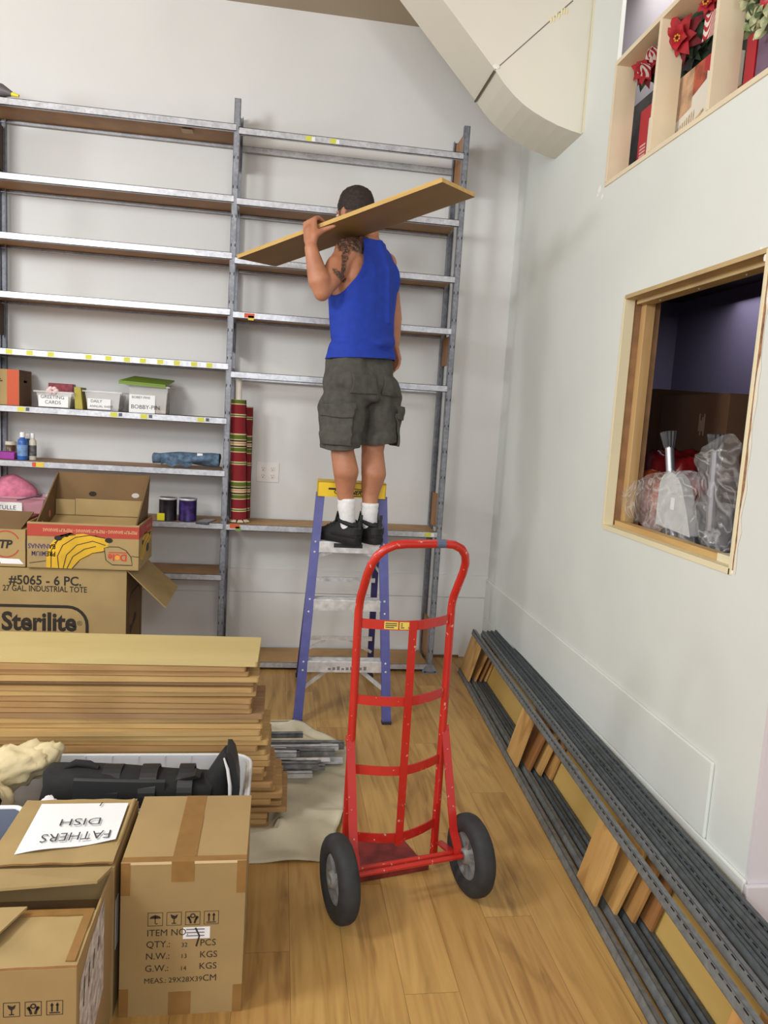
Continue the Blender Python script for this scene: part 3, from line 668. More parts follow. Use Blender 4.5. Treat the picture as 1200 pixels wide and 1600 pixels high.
# inner tray: floor tilts up towards the back
def tray(p): return p
A0, A1 = at(60, 812, 3.44), at(241, 812, 3.44); zb = z1+BH-.006; yb = BY1-.02
fl = [V((BX0+.02, BY0+.02, z1+.10)), V((BX1-.02, BY0+.02, z1+.10)), V((BX1-.02, yb, z1+.19)), V((BX0+.02, yb, z1+.19))]
ht = V((0, .05, .205))
mb = MB().prism(fl, (0, 0, .005), CARD)
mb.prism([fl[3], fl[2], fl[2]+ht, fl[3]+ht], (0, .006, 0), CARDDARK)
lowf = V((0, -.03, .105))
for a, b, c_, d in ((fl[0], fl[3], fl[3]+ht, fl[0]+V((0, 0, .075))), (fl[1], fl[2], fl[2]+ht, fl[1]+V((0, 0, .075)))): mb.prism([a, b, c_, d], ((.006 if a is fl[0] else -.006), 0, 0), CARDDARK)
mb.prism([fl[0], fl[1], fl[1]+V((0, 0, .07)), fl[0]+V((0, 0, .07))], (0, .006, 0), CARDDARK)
mb.b2((BX0+.12, yb-.010, z1+.197), (BX1-.03, yb-.004, z1+.275), CARD); mb.b2((BX0+.03, yb-.010, z1+.197), (BX0+.118, yb-.004, z1+.27), CARD)
HOLE = mat('hole_daylight', (190, 182, 180), .9)
bn = V((0, -.205, .05)).normalized(); bz = ht.normalized()
for hx, hm in ((.17, mat('dark_hole', (40, 30, 24), .9)), (.37, HOLE)): mb.flat([(hx+.018*math.cos(k*.45), .11+.012*math.sin(k*.45)) for k in range(14)], fl[3], X_, bz, hm, .0015)
for hy, hz, r1, r2, hm in ((.10, .065, .012, .030, HOLE), (.21, .11, .013, .018, mat('hole_pink', (216, 120, 116), .9))):
    mb.flat([(hy+r1*math.cos(k*.45), hz+r2*math.sin(k*.45)) for k in range(14)], fl[0]+V((.0062, 0, 0)), Y_, Z_, hm, .001)
mb.build('inner_tray', t)
# carton to the left of it
SX1 = BX0-.012; SX0 = SX1-.42; SH = .165
t = thing('oil_carton', 'tan carton with round red emblem left of the banana carton, lid ajar', 'box', ((SX0+SX1)/2, 3.56, z1))
mb = MB().b2((SX0, 3.40, z1), (SX1, 3.72, z1+SH), CARD)
o = V((SX0, 3.40, z1)); c = at(9, 850, 3.40); cx, cz = c.x-SX0, c.z-z1
for a0, a1 in ((25, 155), (205, 335)): mb.line([(cx+.058*math.cos(math.radians(a)), cz+.058*math.sin(math.radians(a))) for a in range(a0, a1+1, 10)], .006, o, X_, Z_, mat('emblem_red', (176, 70, 50), .7))
mb.text('STP', .050, o+V((cx-.052, 0, cz-.017)), X_, Z_, INK, .002, stretch=.95, shear=.2)
mb.text('D', .055, o+V((at(38.5, 850, 3.4).x-SX0, 0, cz-.015)), X_, Z_, INK, .002)
mb.flat([(cx-.02, .012), (cx+.075, .012), (cx+.055, .034), (cx-.03, .036)], o, X_, Z_, WHITE)
mb.build('carton_body', t, bevel=.002)
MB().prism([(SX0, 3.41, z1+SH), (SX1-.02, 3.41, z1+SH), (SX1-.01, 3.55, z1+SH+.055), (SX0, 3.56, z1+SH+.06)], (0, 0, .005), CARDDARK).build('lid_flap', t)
MB().b2((SX0+.05, 3.5, z1+SH), (SX1-.03, 3.70, z1+SH+.03), mat('dark_red_contents', (120, 36, 34), .6)).build('contents', t)

# ------------------------------------------------------------------ drop cloth, rails, board stack
CLOTH = mat('canvas_cloth', (206, 200, 178), .95, 0, .16, 3.5, .001)
outline = [(-1.36, 2.36), (-.5, 2.33), (-.04, 2.365), (.12, 2.335), (.225, 2.325), (.262, 2.47), (.29, 2.60), (.325, 2.8), (.355, 3.0), (.368, 3.15), (.335, 3.255), (.26, 3.36), (.19, 3.44), (.10, 3.475), (.0, 3.49), (-.5, 3.45), (-1.36, 3.5)]
def edge_x(y):
    best = .2
    for (a, b), (c_, d) in zip(outline, outline[1:]):
        if min(b, d) <= y <= max(b, d) and abs(d-b) > 1e-6 and max(a, c_) > -.6: best = a+(c_-a)*(y-b)/(d-b)
    return best
def cloth(uu, vv):
    y = 2.335 + vv*(3.485-2.335); x1 = edge_x(min(3.482, max(2.338, y)))+.006*math.sin(y*22); x = -1.36 + uu*(x1+1.36)
    yy = y + (.02*math.sin(x*6)*(1-vv)*(uu < .99))*0
    p = V((x*2.2, y*7, 0)); r1 = mnoise.noise(p); r2 = mnoise.noise(V((x*6+y*9, y*3-x*4, 4)))
    z = .004 + max(0, r1)*.020 + max(0, r2)*.018 + .020*max(0, 1-abs(mnoise.noise(V((x*1.6+y*2.2, y*1.2-x, 9))))*9)*(1 if y < 2.8 or y > 3.2 else .3)
    if x < .05 and 2.50 < y < 2.92: z = .004
    return V((x, yy, z))
t = MB().grid(cloth, 110, 90, CLOTH).build('drop_cloth', origin=(-.4, 2.9, 0))
sm = t.modifiers.new('solid', 'SOLIDIFY'); sm.thickness = .003; sm.offset = -1
tag(t, 'off-white canvas drop cloth spread on the floor under the board stack', 'drop cloth')
# shelf rails in a pile on the cloth, their left ends behind the boards
rr = random.Random(11)
SIL = mat('bright_rail', (214, 216, 222), .35, .35, .12, 30); SID = mat('dark_rail', (138, 140, 144), .45, .35, .25, 30)
rails = [(.346, 3.17, 1), (.16, 3.19, 1), (.342, 3.115, 0), (.335, 3.065, 1), (.31, 3.02, 0), (.33, 2.975, 0), (.20, 3.04, 0), (.085, 2.985, 0), (.29, 2.955, 1), (.27, 2.92, 0), (.14, 2.945, 1), (.10, 2.90, 0), (.23, 2.885, 1), (.125, 2.865, 0), (.245, 2.845, 0), (.06, 2.82, 0), (.215, 2.80, 1), (.19, 2.765, 0)]
for i, (x, y, k) in enumerate(rails):
    y = 2.872+(y-2.765)*.75
    lv = (i % 3 == 1) + (i % 5 == 3); z = .034+.026*lv; L = rr.uniform(.62, .95); a = rr.uniform(-.035, .035); mt = SID if (k or i % 4 == 2) else SIL
    mb = MB(); w_ = .026; hgt = .020
    mb.b2((-L, -w_/2, 0), (0, -w_/2+.0025, hgt), mt).b2((-L, -w_/2, hgt-.0025), (0, w_/2, hgt), mt).b2((-L, w_/2-.0025, hgt*.4), (0, w_/2, hgt), mt)
    if i % 6 == 3: mb.b2((-.10, -w_/2-.0008, .003), (-.05, -w_/2, .017), WHITE)
    M = RZ(a) @ Matrix.Rotation(rr.choice((0, 0, -.9, PI)), 3, 'X')
    mb.v = [M @ p + V((x, y, z + (0 if M[2][2] > 0 else .0))) for p in mb.v]
    tag(mb.build('shelf_rail'), 'thin %s metal shelf rail, %s from the back of the heap on the drop cloth' % ('dark' if mt is SID else 'bright', ORD[i]), 'metal rail', 'metal rails in a pile on the drop cloth')
# the stack, each board lifted by the ones under it
ends = [680, 600, 620, 690, 655, 650, 670, 640, 632, 640, 720, 690, 715, 700, 710, 755, 680, 740, 760, 765, 725, 740, 720, 780, 800, 850, 770, 845, 880, 745, 740, 752]
n = len(ends); thk = .0197; rr = random.Random(2)
BTOP = wood('pale_top_board', (202, 184, 130), (192, 172, 114), 0, 3, .5, 6, .0003)
EDGES = [wood('board_edge_%d' % i, c1, c2, 0, 9, .7, 10, .0008) for i, (c1, c2) in enumerate((((196, 162, 108), (162, 126, 78)), ((186, 150, 100), (152, 116, 72)), ((172, 138, 100), (140, 106, 72)), ((204, 172, 116), (174, 140, 88))))]
for i, e in enumerate(ends):
    j = n-1-i; z0 = .0045 + j*thk; py = 960 + (280 + i*38.4)/4.445; Yf = 2.545+rr.uniform(-.016, .012)
    if i == 0: Yf = 2.525
    x1 = at(250+e/4.445, py, Yf).x; mt = BTOP if i == 0 else EDGES[rr.randrange(4)]
    L, W_ = 1.21, .28+rr.uniform(-.004, .012); a = rr.uniform(-.022, .014)
    mb = MB(); c = [(-L, 0), (-.006, 0), (0, .006), (0, W_-.006), (-.006, W_), (-L, W_)]
    mb.prism([V((p, q_, 0)) for p, q_ in c], (0, 0, thk-.0022), mt); mb.v = [RZ(a) @ p + V((x1, Yf, z0)) for p in mb.v]
    lb = 'pale tan shelf board lying topmost on the tall board stack' if i == 0 else ('tan shelf board at the very bottom of the tall stack, on the drop cloth' if i == n-1 else 'tan shelf board, %s from the top of the tall stack' % ORD[i])
    tag(mb.build('wooden_board', bevel=.0022, seg=1), lb, 'board', 'shelf boards in the tall stack')

# ------------------------------------------------------------------ tote, boot, cloth behind the front cartons
t = thing('storage_tote', 'clear plastic tote between the front cartons and the board stack', 'tote', (-.45, 2.26, 0))
mb = MB()
def rrect(x0, y0, x1, y1, r, z): return [V((a, b, z)) for a, b in rounded(x0, y0, x1, y1, r, 5)]
tx0, tx1, ty0, ty1, tz = -.86, -.048, 2.062, 2.43, .338
mb.loft([rrect(tx0+.04, ty0+.03, tx1-.05, ty1-.03, .05, .002), rrect(tx0, ty0, tx1-.012, ty1, .06, tz), rrect(tx0-.0, ty0, tx1, ty1+.008, .065, tz), rrect(tx0, ty0, tx1, ty1+.008, .065, tz-.02)], CLEARG, True, False)
mb.loft([rrect(tx0+.043, ty0+.033, tx1-.053, ty1-.033, .05, .006), rrect(tx0+.004, ty0+.004, tx1-.016, ty1-.004, .06, tz)], CLEARG, True, False)
r = rrect(tx0+.04, ty0+.03, tx1-.05, ty1-.03, .05, .004); mb.add(r, [tuple(range(len(r)))], CLEARG)
mb.build('tub', t)
rim = MB().tube(rrect(tx0, ty0, tx1, ty1+.004, .065, tz), .0055, clear_plastic('rim_plastic', (224, 226, 230), .8), 8, closed=True)
for k in range(8): rim.b2((tx0+.10+k*.085, ty1-.006, tz-.03), (tx0+.104+k*.085, ty1+.002, tz), CLEARG)
rim.build('rim', t)
# walking boot lying in the tote, sole to the right
BN = mat('boot_fabric', (26, 26, 28), .85, 0, .25, 30, .0008); BP = mat('boot_shell', (34, 35, 38), .5); BPL = mat('boot_shell_grey', (44, 46, 48), .45)
t = thing('orthopedic_boot', 'black walking boot lying on its back across the clear tote', 'boot', (-.4, 2.24, .25))
yb_ = 2.235
rings = []
for xx, zc, ry, rz in ((-.655, .335, .055, .050), (-.64, .338, .068, .062), (-.55, .336, .072, .062), (-.42, .332, .070, .058), (-.30, .328, .062, .052), (-.22, .325, .058, .050), (-.165, .322, .056, .052)):
    rings.append([V((xx+.006*math.sin(3*a), yb_+ry*math.copysign(abs(math.cos(a))**.8, math.cos(a)), zc+rz*math.copysign(abs(math.sin(a))**.8, math.sin(a)))) for a in [2*PI*k/28 for k in range(28)]])
MB().loft(rings, BN).build('shaft', t)
# foot: rises at the right end
fr = []
for zz, xc, rx, ry in ((.262, -.152, .040, .044), (.30, -.152, .052, .050), (.35, -.148, .046, .050), (.395, -.135, .032, .046), (.43, -.122, .024, .042), (.45, -.116, .016, .034)):
    fr.append([V((xc+rx*math.cos(a), yb_+ry*math.sin(a), zz)) for a in [2*PI*k/24 for k in range(24)]])
MB().loft(fr, BN).build('foot', t)
so = [(-.100, .255), (-.088, .262), (-.078, .30), (-.080, .36), (-.088, .41), (-.097, .445), (-.108, .462), (-.122, .462), (-.116, .44), (-.106, .40), (-.098, .35), (-.098, .30)]
MB().prism([V((x, yb_-.048, z)) for x, z in so], (0, .096, 0), BP, True).build('sole', t, bevel=.004)
MB().tube([V((x-.014, yb_-.050, z)) for x, z in [(-.086, .262), (-.090, .31), (-.092, .36), (-.100, .41), (-.112, .445)]], .0055, WHITEP, 8, scales=[.7, 1, 1, .9, .5]).build('midsole_line', t)
for xx, wd in ((-.46, .055), (-.35, .05), (-.24, .045)):
    zc, ry, rz = .334, .073, .064
    MB().sweep([V((xx, yb_+(ry-.004)*math.cos(a), zc-.002+(rz-.004+.002)*math.sin(a))) for a in [math.radians(-40+k*13) for k in range(20)]], [(-wd/2, -.003), (wd/2, -.003), (wd/2, .003), (-wd/2, .003)], BP, side=X_, smooth=False).build('strap', t)
    MB().box((xx, yb_-.06, zc-.02), (wd+.012, .008, .03), BPL, Matrix.Rotation(.3, 3, 'X')).build('buckle', t, bevel=.002)
MB().sweep([V((-.56+.26*k/12, yb_-.068+.012*(k/12)**2, .350-.014*k/12)) for k in range(13)], [(-.045, -.004), (.045, -.004), (.040, .004), (-.040, .004)], BPL, side=Z_, smooth=False).build('front_shell', t, bevel=.002)
MB().prism([(-.27, yb_-.05, .375), (-.21, yb_-.06, .395), (-.195, yb_-.055, .385), (-.25, yb_-.05, .368)], (0, .05, 0), BP).build('strap_end', t)
MB().tube([(-.60, yb_-.01, .398), (-.57, yb_, .408), (-.53, yb_, .404), (-.50, yb_-.01, .397)], .012, BN, 8, scales=[.6, 1, 1, .6]).build('padding_tuft', t)
# beige crumpled garment
BEIGE = mat('beige_cotton', (214, 198, 158), .9, 0, .08, 12, .001)
def crumple(c, r, M, mt, amp, f, sd, n=40):
    mb = MB().ball((0, 0, 0), 1, mt, n); c = V(c)
    def fn(p):
        d = 1+amp*mnoise.noise(p*f+V((sd, 0, 0)))+amp*.5*mnoise.noise(p*f*2.3+V((0, sd, 0)))
        return c + M @ V((p.x*r[0]*d, p.y*r[1]*d, p.z*r[2]*d))
    return mb.warp(fn)
t = thing('beige_apron', 'cream cotton garment bunched up at the left end of the clear tote', 'cloth', (-.76, 2.27, .3))
crumple((-.77, 2.30, .365), (.115, .075, .062), Matrix.Rotation(-.35, 3, 'Y'), BEIGE, .30, 2.4, 3).build('folded_body', t)
crumple((-.69, 2.31, .385), (.070, .035, .045), Matrix.Rotation(-.7, 3, 'Y'), BEIGE, .2, 2.2, 9).build('sleeve', t)
crumple((-.80, 2.19, .32), (.07, .05, .05), Matrix.Rotation(.5, 3, 'Y'), BEIGE, .22, 1.9, 14).build('gathered_end', t)
t = thing('black_bag', 'black nylon bag with white piping at the far left beside the beige garment', 'bag', (-.80, 2.10, .25))
crumple((-.835, 2.125, .335), (.085, .05, .085), Matrix.Identity(3), mat('black_nylon', (22, 22, 25), .45, 0, .2, 9), .22, 1.8, 21).build('bag_body', t)
MB().tube([(-.772, 2.085, .40), (-.762, 2.075, .36), (-.768, 2.07, .31), (-.763, 2.07, .27)], .004, WHITEP, 8).build('piping', t)
MB().tube([(-.77, 2.09, .345), (-.72, 2.09, .318), (-.675, 2.10, .310), (-.635, 2.11, .322)], .013, mat('black_nylon', (22, 22, 25), .45), 10, scales=[.8, 1, 1.1, .9]).build('strap', t)
tag(crumple((-.615, 2.125, .334), (.026, .018, .024), Matrix.Rotation(.6, 3, 'Y'), mat('white_cloth', (222, 218, 226), .9), .3, 2, 5, 20).build('white_rag'), 'scrap of white cloth between black strap and boot', 'rag')

# ------------------------------------------------------------------ front cartons
def ship_icons(mb, o, xd, zd, s):
    for k in range(4):
        ox = k*(s+.010)
        mb.line([(ox, 0), (ox+s, 0), (ox+s, s), (ox, s)], .0018, o, xd, zd, INK, closed=True)
        c = ox+s/2
        if k == 0:
            mb.flat([(c+s*.38*math.cos(a), s*.55+s*.25*math.sin(a)) for a in [PI*q/10 for q in range(11)]], o, xd, zd, INK)
            mb.line([(c, s*.85), (c, s*.2), (c+s*.08, s*.12), (c+s*.16, s*.2)], .002, o, xd, zd, INK)
        elif k == 1:
            mb.flat([(c-s*.26, s*.85), (c-s*.2, s*.6), (c-.002, s*.48), (c+.002, s*.48), (c+s*.2, s*.6), (c+s*.26, s*.85), (c+s*.05, s*.72)], o, xd, zd, INK)
            mb.line([(c, s*.5), (c, s*.18)], .0025, o, xd, zd, INK); mb.line([(c-s*.16, s*.15), (c+s*.16, s*.15)], .0025, o, xd, zd, INK)
        elif k == 2:
            mb.line([(c+s*.15*math.cos(a), s*.68+s*.15*math.sin(a)) for a in [2*PI*q/10 for q in range(10)]], .003, o, xd, zd, INK, closed=True)
            for e in (-1, 1):
                mb.line([(c+e*s*.12, s*.1), (c+e*s*.2, s*.38), (c+e*s*.36, s*.62)], .005, o, xd, zd, INK)
                for g in (.22, .30): mb.line([(c+e*s*.2, s*.38), (c+e*s*g, s*.66)], .0018, o, xd, zd, INK)
        else:
            for e in (-.17, .17):
                mb.line([(c+e*s, s*.22), (c+e*s, s*.72)], .0035, o, xd, zd, INK); mb.flat([(c+e*s-s*.12, s*.66), (c+e*s+s*.12, s*.66), (c+e*s, s*.88)], o, xd, zd, INK)
            mb.line([(c-s*.34, s*.14), (c+s*.34, s*.14)], .0025, o, xd, zd, INK)
# right carton: sealed, taped, printed
RX0, RX1, RY0, RY1, RH = -.332, -.036, 1.717, 2.03, .408
CARDR = mat('cardboard_red', (160, 134, 90), .8, 0, .06, 5, .0004)
t = thing('moving_carton', 'sealed brown carton with shipping symbols and ITEM NO print, front right of the cartons', 'box', (-.185, 1.87, 0))
mb = MB().b2((RX0, RY0, 0), (RX1, RY1, RH), CARDR)
ux = lambda px, py: at(px, py, RY0).x; uz = lambda px, py: at(px, py, RY0).z
ship_icons(mb, V((ux(231, 1447), RY0, uz(231, 1447))), X_, Z_, .0345)
for txt, px, py, sz, bd in (('ITEM NO.', 229, 1463, .021, 0), ('QTY.:', 228, 1481, .021, 0), ('N.W.:', 227, 1499.5, .021, 0), ('G.W.:', 226, 1518.5, .021, 0), ('MEAS.:', 224.5, 1537, .017, 0),
    ('PCS', 312, 1477.5, .021, 0), ('KGS', 311.5, 1496, .021, 0), ('KGS', 310.5, 1514, .021, 0), ('CM', 316, 1532.5, .021, 0), ('32', 283, 1479.5, .014, 0), ('13', 282, 1497, .014, 0), ('14', 281, 1516, .014, 0), ('29X28X39', 263, 1535, .0165, 0)):
    mb.text(txt, sz*1.18, (ux(px, py), RY0, uz(px, py)), X_, Z_, INK, bd, stretch=.95)
mb.b2((ux(286, 1458), RY0-.0005, uz(286, 1467)), (ux(328, 1458), RY0, uz(286, 1449)), WHITE)
for k in range(3): mb.line([(0, 0), (.044, 0)], .0028, (ux(291, 1455), RY0-.0006, uz(291, 1452+5*k)), X_, Z_, mat('grey_print', (110, 106, 110), .7))
mb.line([(0, 0), (.010, -.022), (.003, -.05)], .004, (ux(305.5, 1449), RY0-.0008, uz(305.5, 1449)), X_, Z_, INK)
mb.build('carton_body', t, bevel=.003)
tp = MB().b2((-.214, RY0, RH), (-.160, RY1, RH+.0008), TAPE).b2((-.214, RY0-.0008, RH-.052), (-.160, RY0, RH+.0008), TAPE)
MB().b2((-.214, RY0-.0008, 0), (-.160, RY0, .062), TAPE).build('bottom_tape', t)
tp.b2((-.192, RY0+.02, RH+.0008), (-.158, RY0+.21, RH+.0014), TAPE).build('tape_strip', t)
for a, b in ((RX0, RX0+.022), (RX1-.022, RX1)):
    MB().b2((a, RY0-.0007, RH-.085), (b, RY0, RH), TAPE).build('corner_tape', t)
    MB().b2((a, RY0-.0007, 0), (b, RY0, .075), TAPE).build('corner_tape', t)
MB().b2((RX0, RY0, RH), (RX1, RY0+.022, RH+.0006), TAPE).b2((RX0, RY0-.0006, RH-.006), (RX1, RY0, RH+.0006), mat('shiny_tape', (214, 190, 150), .15)).build('edge_tape', t)
# left rear carton: two top flaps folded in, paper sign on top
LX0, LX1, LY0, LY1, LH = -.64, -.346, 1.712, 2.02, .40
t = thing('moving_carton', 'brown carton under the FATHERS DISH paper, behind the half open carton', 'box', (-.49, 1.86, 0))
mb = MB().b2((LX0, LY0, 0), (LX1, LY1, LH), CARDR)
mb.b2((LX1, LY0+.02, .17), (LX1+.0008, LY0+.05, .30), WHITE)
mb.build('carton_body', t, bevel=.004)
def wavy_flap(x0, x1, y0, y1, z, tilt, sd, mt=CARD, th=.005):
    def top(u_, v_): return V((x0+(x1-x0)*u_, y0+(y1-y0)*v_, z+tilt*(1-v_)+.004*mnoise.noise(V((u_*5+sd, v_*3, 0)))))
    return MB().grid(lambda a, b: top(a, b)+V((0, 0, th)), 20, 14, mt).grid(lambda a, b: top(1-a, b), 20, 14, mt).grid(lambda a, b: top(a, 0)+V((0, 0, th*b)), 20, 1, CARDEDGE, False).grid(lambda a, b: top(1, a)+V((0, 0, th*b)), 14, 1, CARDEDGE, False).grid(lambda a, b: top(1-a, 1)+V((0, 0, th*b)), 20, 1, CARDEDGE, False).grid(lambda a, b: top(0, 1-a)+V((0, 0, th*b)), 14, 1, CARDEDGE, False)
wavy_flap(LX0, LX1-.004, LY0+.004, LY1, LH+.002, .006, 1).build('top_flap', t)
MB().tube([(LX1-.011, LY0+.01, LH+.008), (LX1-.009, LY0+.15, LH+.010), (LX1-.011, LY1-.01, LH+.008)], .006, CARD, 8).build('crease', t)
pz = LH+.0145
pc = [at(40, 1322, 1.77), at(188, 1303, 1.80), at(193, 1259, 1.99), at(54, 1259.5, 1.99)]
pc = [onp for onp in [V((-.585, 1.752, pz)), V((-.362, 1.80, pz)), V((-.367, 1.985, pz)), V((-.592, 1.985, pz))]]
sg = MB(); xa_, xb_ = -.585, -.362
def ptop(u_, v_):
    a = pc[0].lerp(pc[1], u_); b = pc[3].lerp(pc[2], u_); p = a.lerp(b, v_); p.z = pz + .003*math.sin(u_*7)*(1-v_)+.004*(1-v_)*u_; return p
sg.grid(ptop, 16, 12, WHITE).grid(lambda a, b: ptop(1-a, b)-V((0, 0, .0006)), 16, 12, WHITE)
PEN = mat('pen_ink', (60, 62, 72), .6)
sg.text('FATHERS', .052, (-.378, 1.842, pz+.002), (-1, -.10, 0), (.06, -1, 0), PEN, -.0003, lift=.0045, stretch=.80)
sg.text('DISH', .046, (-.415, 1.902, pz+.002), (-1, -.05, 0), (.06, -1, 0), PEN, -.0003, lift=.0035, stretch=1.05)
sg.line([(0, 0), (.003, .02)], .003, (-.437, 1.962, pz+.002), X_, Y_, INK, .003)
tag(sg.build('paper_sign'), 'white sheet with hand-lettered FATHERS DISH lying on the left rear carton', 'sign')
# left front carton, flaps half open
HX0, HX1, HY0, HY1, HH = -.655, -.349, 1.392, 1.700, .397
t = thing('moving_carton', 'brown carton with half open flaps, nearest the camera at bottom left', 'box', (-.5, 1.55, 0))
mb = MB(); th = .006
for a, b in (((HX0, HY0, 0), (HX1, HY0+th, HH)), ((HX0, HY1-th, 0), (HX1, HY1, HH)), ((HX0, HY0+th, 0), (HX0+th, HY1-th, HH)), ((HX1-th, HY0+th, 0), (HX1, HY1-th, HH)), ((HX0, HY0, 0), (HX1, HY1, .006))): mb.b2(a, b, CARDR)
ship_icons(mb, V((-.525, HY0, .298)), X_, Z_, .030)
GREYP = mat('printed_label_grey', (196, 188, 186), .7, 0, .35, 40)
mb.flat([(.02, .10), (.23, .16), (.23, .385), (.10, .37), (.02, .34)], (HX1, HY0, 0), Y_, Z_, GREYP)
for k in range(4): mb.line([(.05+.04*k, .27+.01*k), (.06+.04*k, .33)], .006, (HX1, HY0, 0), Y_, Z_, INK, .0012)
mb.build('carton_body', t, bevel=.002)
wavy_flap(HX0, HX1, HY0, HY0+.165, HH, 0, 4).build('front_flap', t)
MB().b2((HX0, HY0+.148, HH+.005), (HX1-.006, HY0+.168, HH+.0075), TAPE).b2((HX1-.024, HY0+.01, HH+.005), (HX1-.006, HY0+.148, HH+.0082), TAPE).build('tape_strip', t)
# rear flap stands a little above the front one
MB().prism([(HX0, HY1, HH+.008), (HX1, HY1, HH+.008), (HX1-.01, HY0+.205, HH+.040), (HX0, HY0+.185, HH+.036)], (0, .001, .006), CARD).build('rear_flap', t, bevel=.001)
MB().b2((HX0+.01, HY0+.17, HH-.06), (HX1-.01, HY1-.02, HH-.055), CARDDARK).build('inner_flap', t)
MB().prism([(HX0, HY0+.02, HH+.016), (HX0+.105, HY0+.02, HH+.020), (HX0+.125, HY0+.04, HH+.022), (HX0+.165, HY0+.155, HH+.020), (HX0, HY0+.165, HH+.012)], (0, 0, .005), CARD).build('side_flap', t)
# grey bin edge behind them at far left
t = thing('grey_bin', 'grey-blue plastic bin with a pale rim at the left edge behind the cartons', 'bin', (-.75, 1.9, 0))
open_bin(MB(), -.96, -.655, 1.74, 2.035, 0, .375, mat('grey_blue_plastic', (112, 120, 140), .5), .03).build('bin_body', t)
MB().tube(rrect(-.965, 1.735, -.652, 2.04, .03, .375), .007, WHITEP, 8, closed=True).build('rim', t)
# ------------------------------------------------------------------ step ladder
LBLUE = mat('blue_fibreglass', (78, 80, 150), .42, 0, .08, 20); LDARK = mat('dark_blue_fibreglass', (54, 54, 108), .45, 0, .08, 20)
YCAP = mat('yellow_ladder_cap', (232, 196, 28), .4, 0, .06, 10)
t = thing('step_ladder', 'blue four-foot step ladder with yellow cap, the man standing on it', 'ladder', (.36, 3.8, 0))
fl, ftp = V((.145, 3.478, 0)), V((.216, 3.715, 1.115)); frt, frp = V((.583, 3.462, 0)), V((.531, 3.705, 1.105))
rl, rlp = V((.168, 4.12, 0)), V((.222, 3.80, 1.11)); rr_, rrp = V((.578, 4.13, 0)), V((.525, 3.79, 1.11))
def cchan(p, q, mt, sgn, wd=.044, dp=.028):
    d = (q-p).normalized(); a = V((1, 0, 0)); a = (a-d*a.dot(d)).normalized(); b = d.cross(a)
    if b.y < 0: b = -b
    mb = MB(); off = V((0, 0, .012))
    mb.bar(p+off, q, wd, .004, mt, a); 
    for e in (-1, 1): mb.bar(p+off+a*e*(wd/2-.002)+b*dp/2, q+a*e*(wd/2-.002)+b*dp/2, .004, dp, mt, a)
    return mb
def at_z(p, q, z): return p.lerp(q, (z-p.z)/(q.z-p.z))
FOOT = mat('ladder_foot', (40, 42, 52), .7)
for p, q, mt, s_ in ((fl, ftp, LBLUE, 1), (frt, frp, LBLUE, -1)):
    r = cchan(p, q, mt, s_).build('front_rail', t)
    for z in (.25, .29, .53, .59, .82, .87): c = at_z(p, q, z); MB().lathe(c+V((0, -.001, 0)), [(.006, 0), (.006, .003), (.003, .005)], ALU, axis=(0, -1, 0), n=10).build('rivet', r)
    MB().box((p.x, p.y+.012, .008), (.048, .034, .016), FOOT).build('foot', r, bevel=.003)
for p, q in ((rl, rlp), (rr_, rrp)):
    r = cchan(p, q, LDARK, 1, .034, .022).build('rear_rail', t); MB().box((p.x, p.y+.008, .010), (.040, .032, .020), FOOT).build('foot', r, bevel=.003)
for i, z in enumerate((.295, .590, .872)):
    a, b = at_z(fl, ftp, z), at_z(frt, frp, z); y = (a.y+b.y)/2
    mb = MB().b2((a.x+.018, y-.010, z-.052), (b.x-.018, y-.006, z), ALU).b2((a.x+.018, y-.006, z-.004), (b.x-.018, y+.075, z), ALU).b2((a.x+.018, y+.071, z-.035), (b.x-.018, y+.075, z), ALU)
    for k in range(6): mb.b2((a.x+.02, y-.004+k*.012, z), (b.x-.02, y+.002+k*.012, z+.0018), ALU)
    st = mb.build('step', t)
    if i == 0:
        for k in range(9): x = a.x+.12+k*.022; MB().b2((x, y-.0106, z-.040), (x+.014, y-.010, z-.030+.004*(k % 3)), mat('worn_sticker', (120, 118, 122), .6)).build('sticker', st)
    if i == 2: MB().b2((a.x+.09, y-.0108, z-.026), (a.x+.235, y-.010, z-.004), mat('black_sticker', (36, 36, 40), .5, 0, .6, 80)).build('sticker', st)
    # knee braces below lowest and top steps
    if i != 1:
        zz = .155 if i == 0 else .795
        for p, q, e in ((fl, ftp, 1), (frt, frp, -1)):
            c = at_z(p, q, zz); MB().sweep([c+V((e*.004, .02, 0)), V((c.x+e*(.125 if i == 0 else .09), y+.03, z-.055))], [(-.010, -.004), (.010, -.004), (.010, .004), (-.010, .004)], ALU, side=Z_, smooth=False).build('knee_brace', t)
for z in (.26, .62):
    a, b = at_z(rl, rlp, z), at_z(rr_, rrp, z); MB().b2((a.x, a.y-.012, z-.012), (b.x, a.y-.004, z+.012), ALU).build('rear_bar', t)
    if z < .3:
        for p, q, e in ((rl, rlp, 1), (rr_, rrp, -1)):
            c = at_z(p, q, .17); MB().bar((c.x, c.y-.006, .17), (c.x+e*.13, a.y-.006, z-.01), .016, .006, ALU, Z_).build('rear_brace', t)
for p, q, p2, q2 in ((fl, ftp, rl, rlp), (frt, frp, rr_, rrp)):
    a, b = at_z(p, q, .70), at_z(p2, q2, .70); MB().bar(a+V((0, .02, 0)), b, .018, .004, ALU, Z_).build('spreader', t)
cap = MB()
CX0, CX1, CY0, CY1, CZ0, CZ1 = .200, .545, 3.692, 3.83, 1.095, 1.172
CM = RZ(-.03)
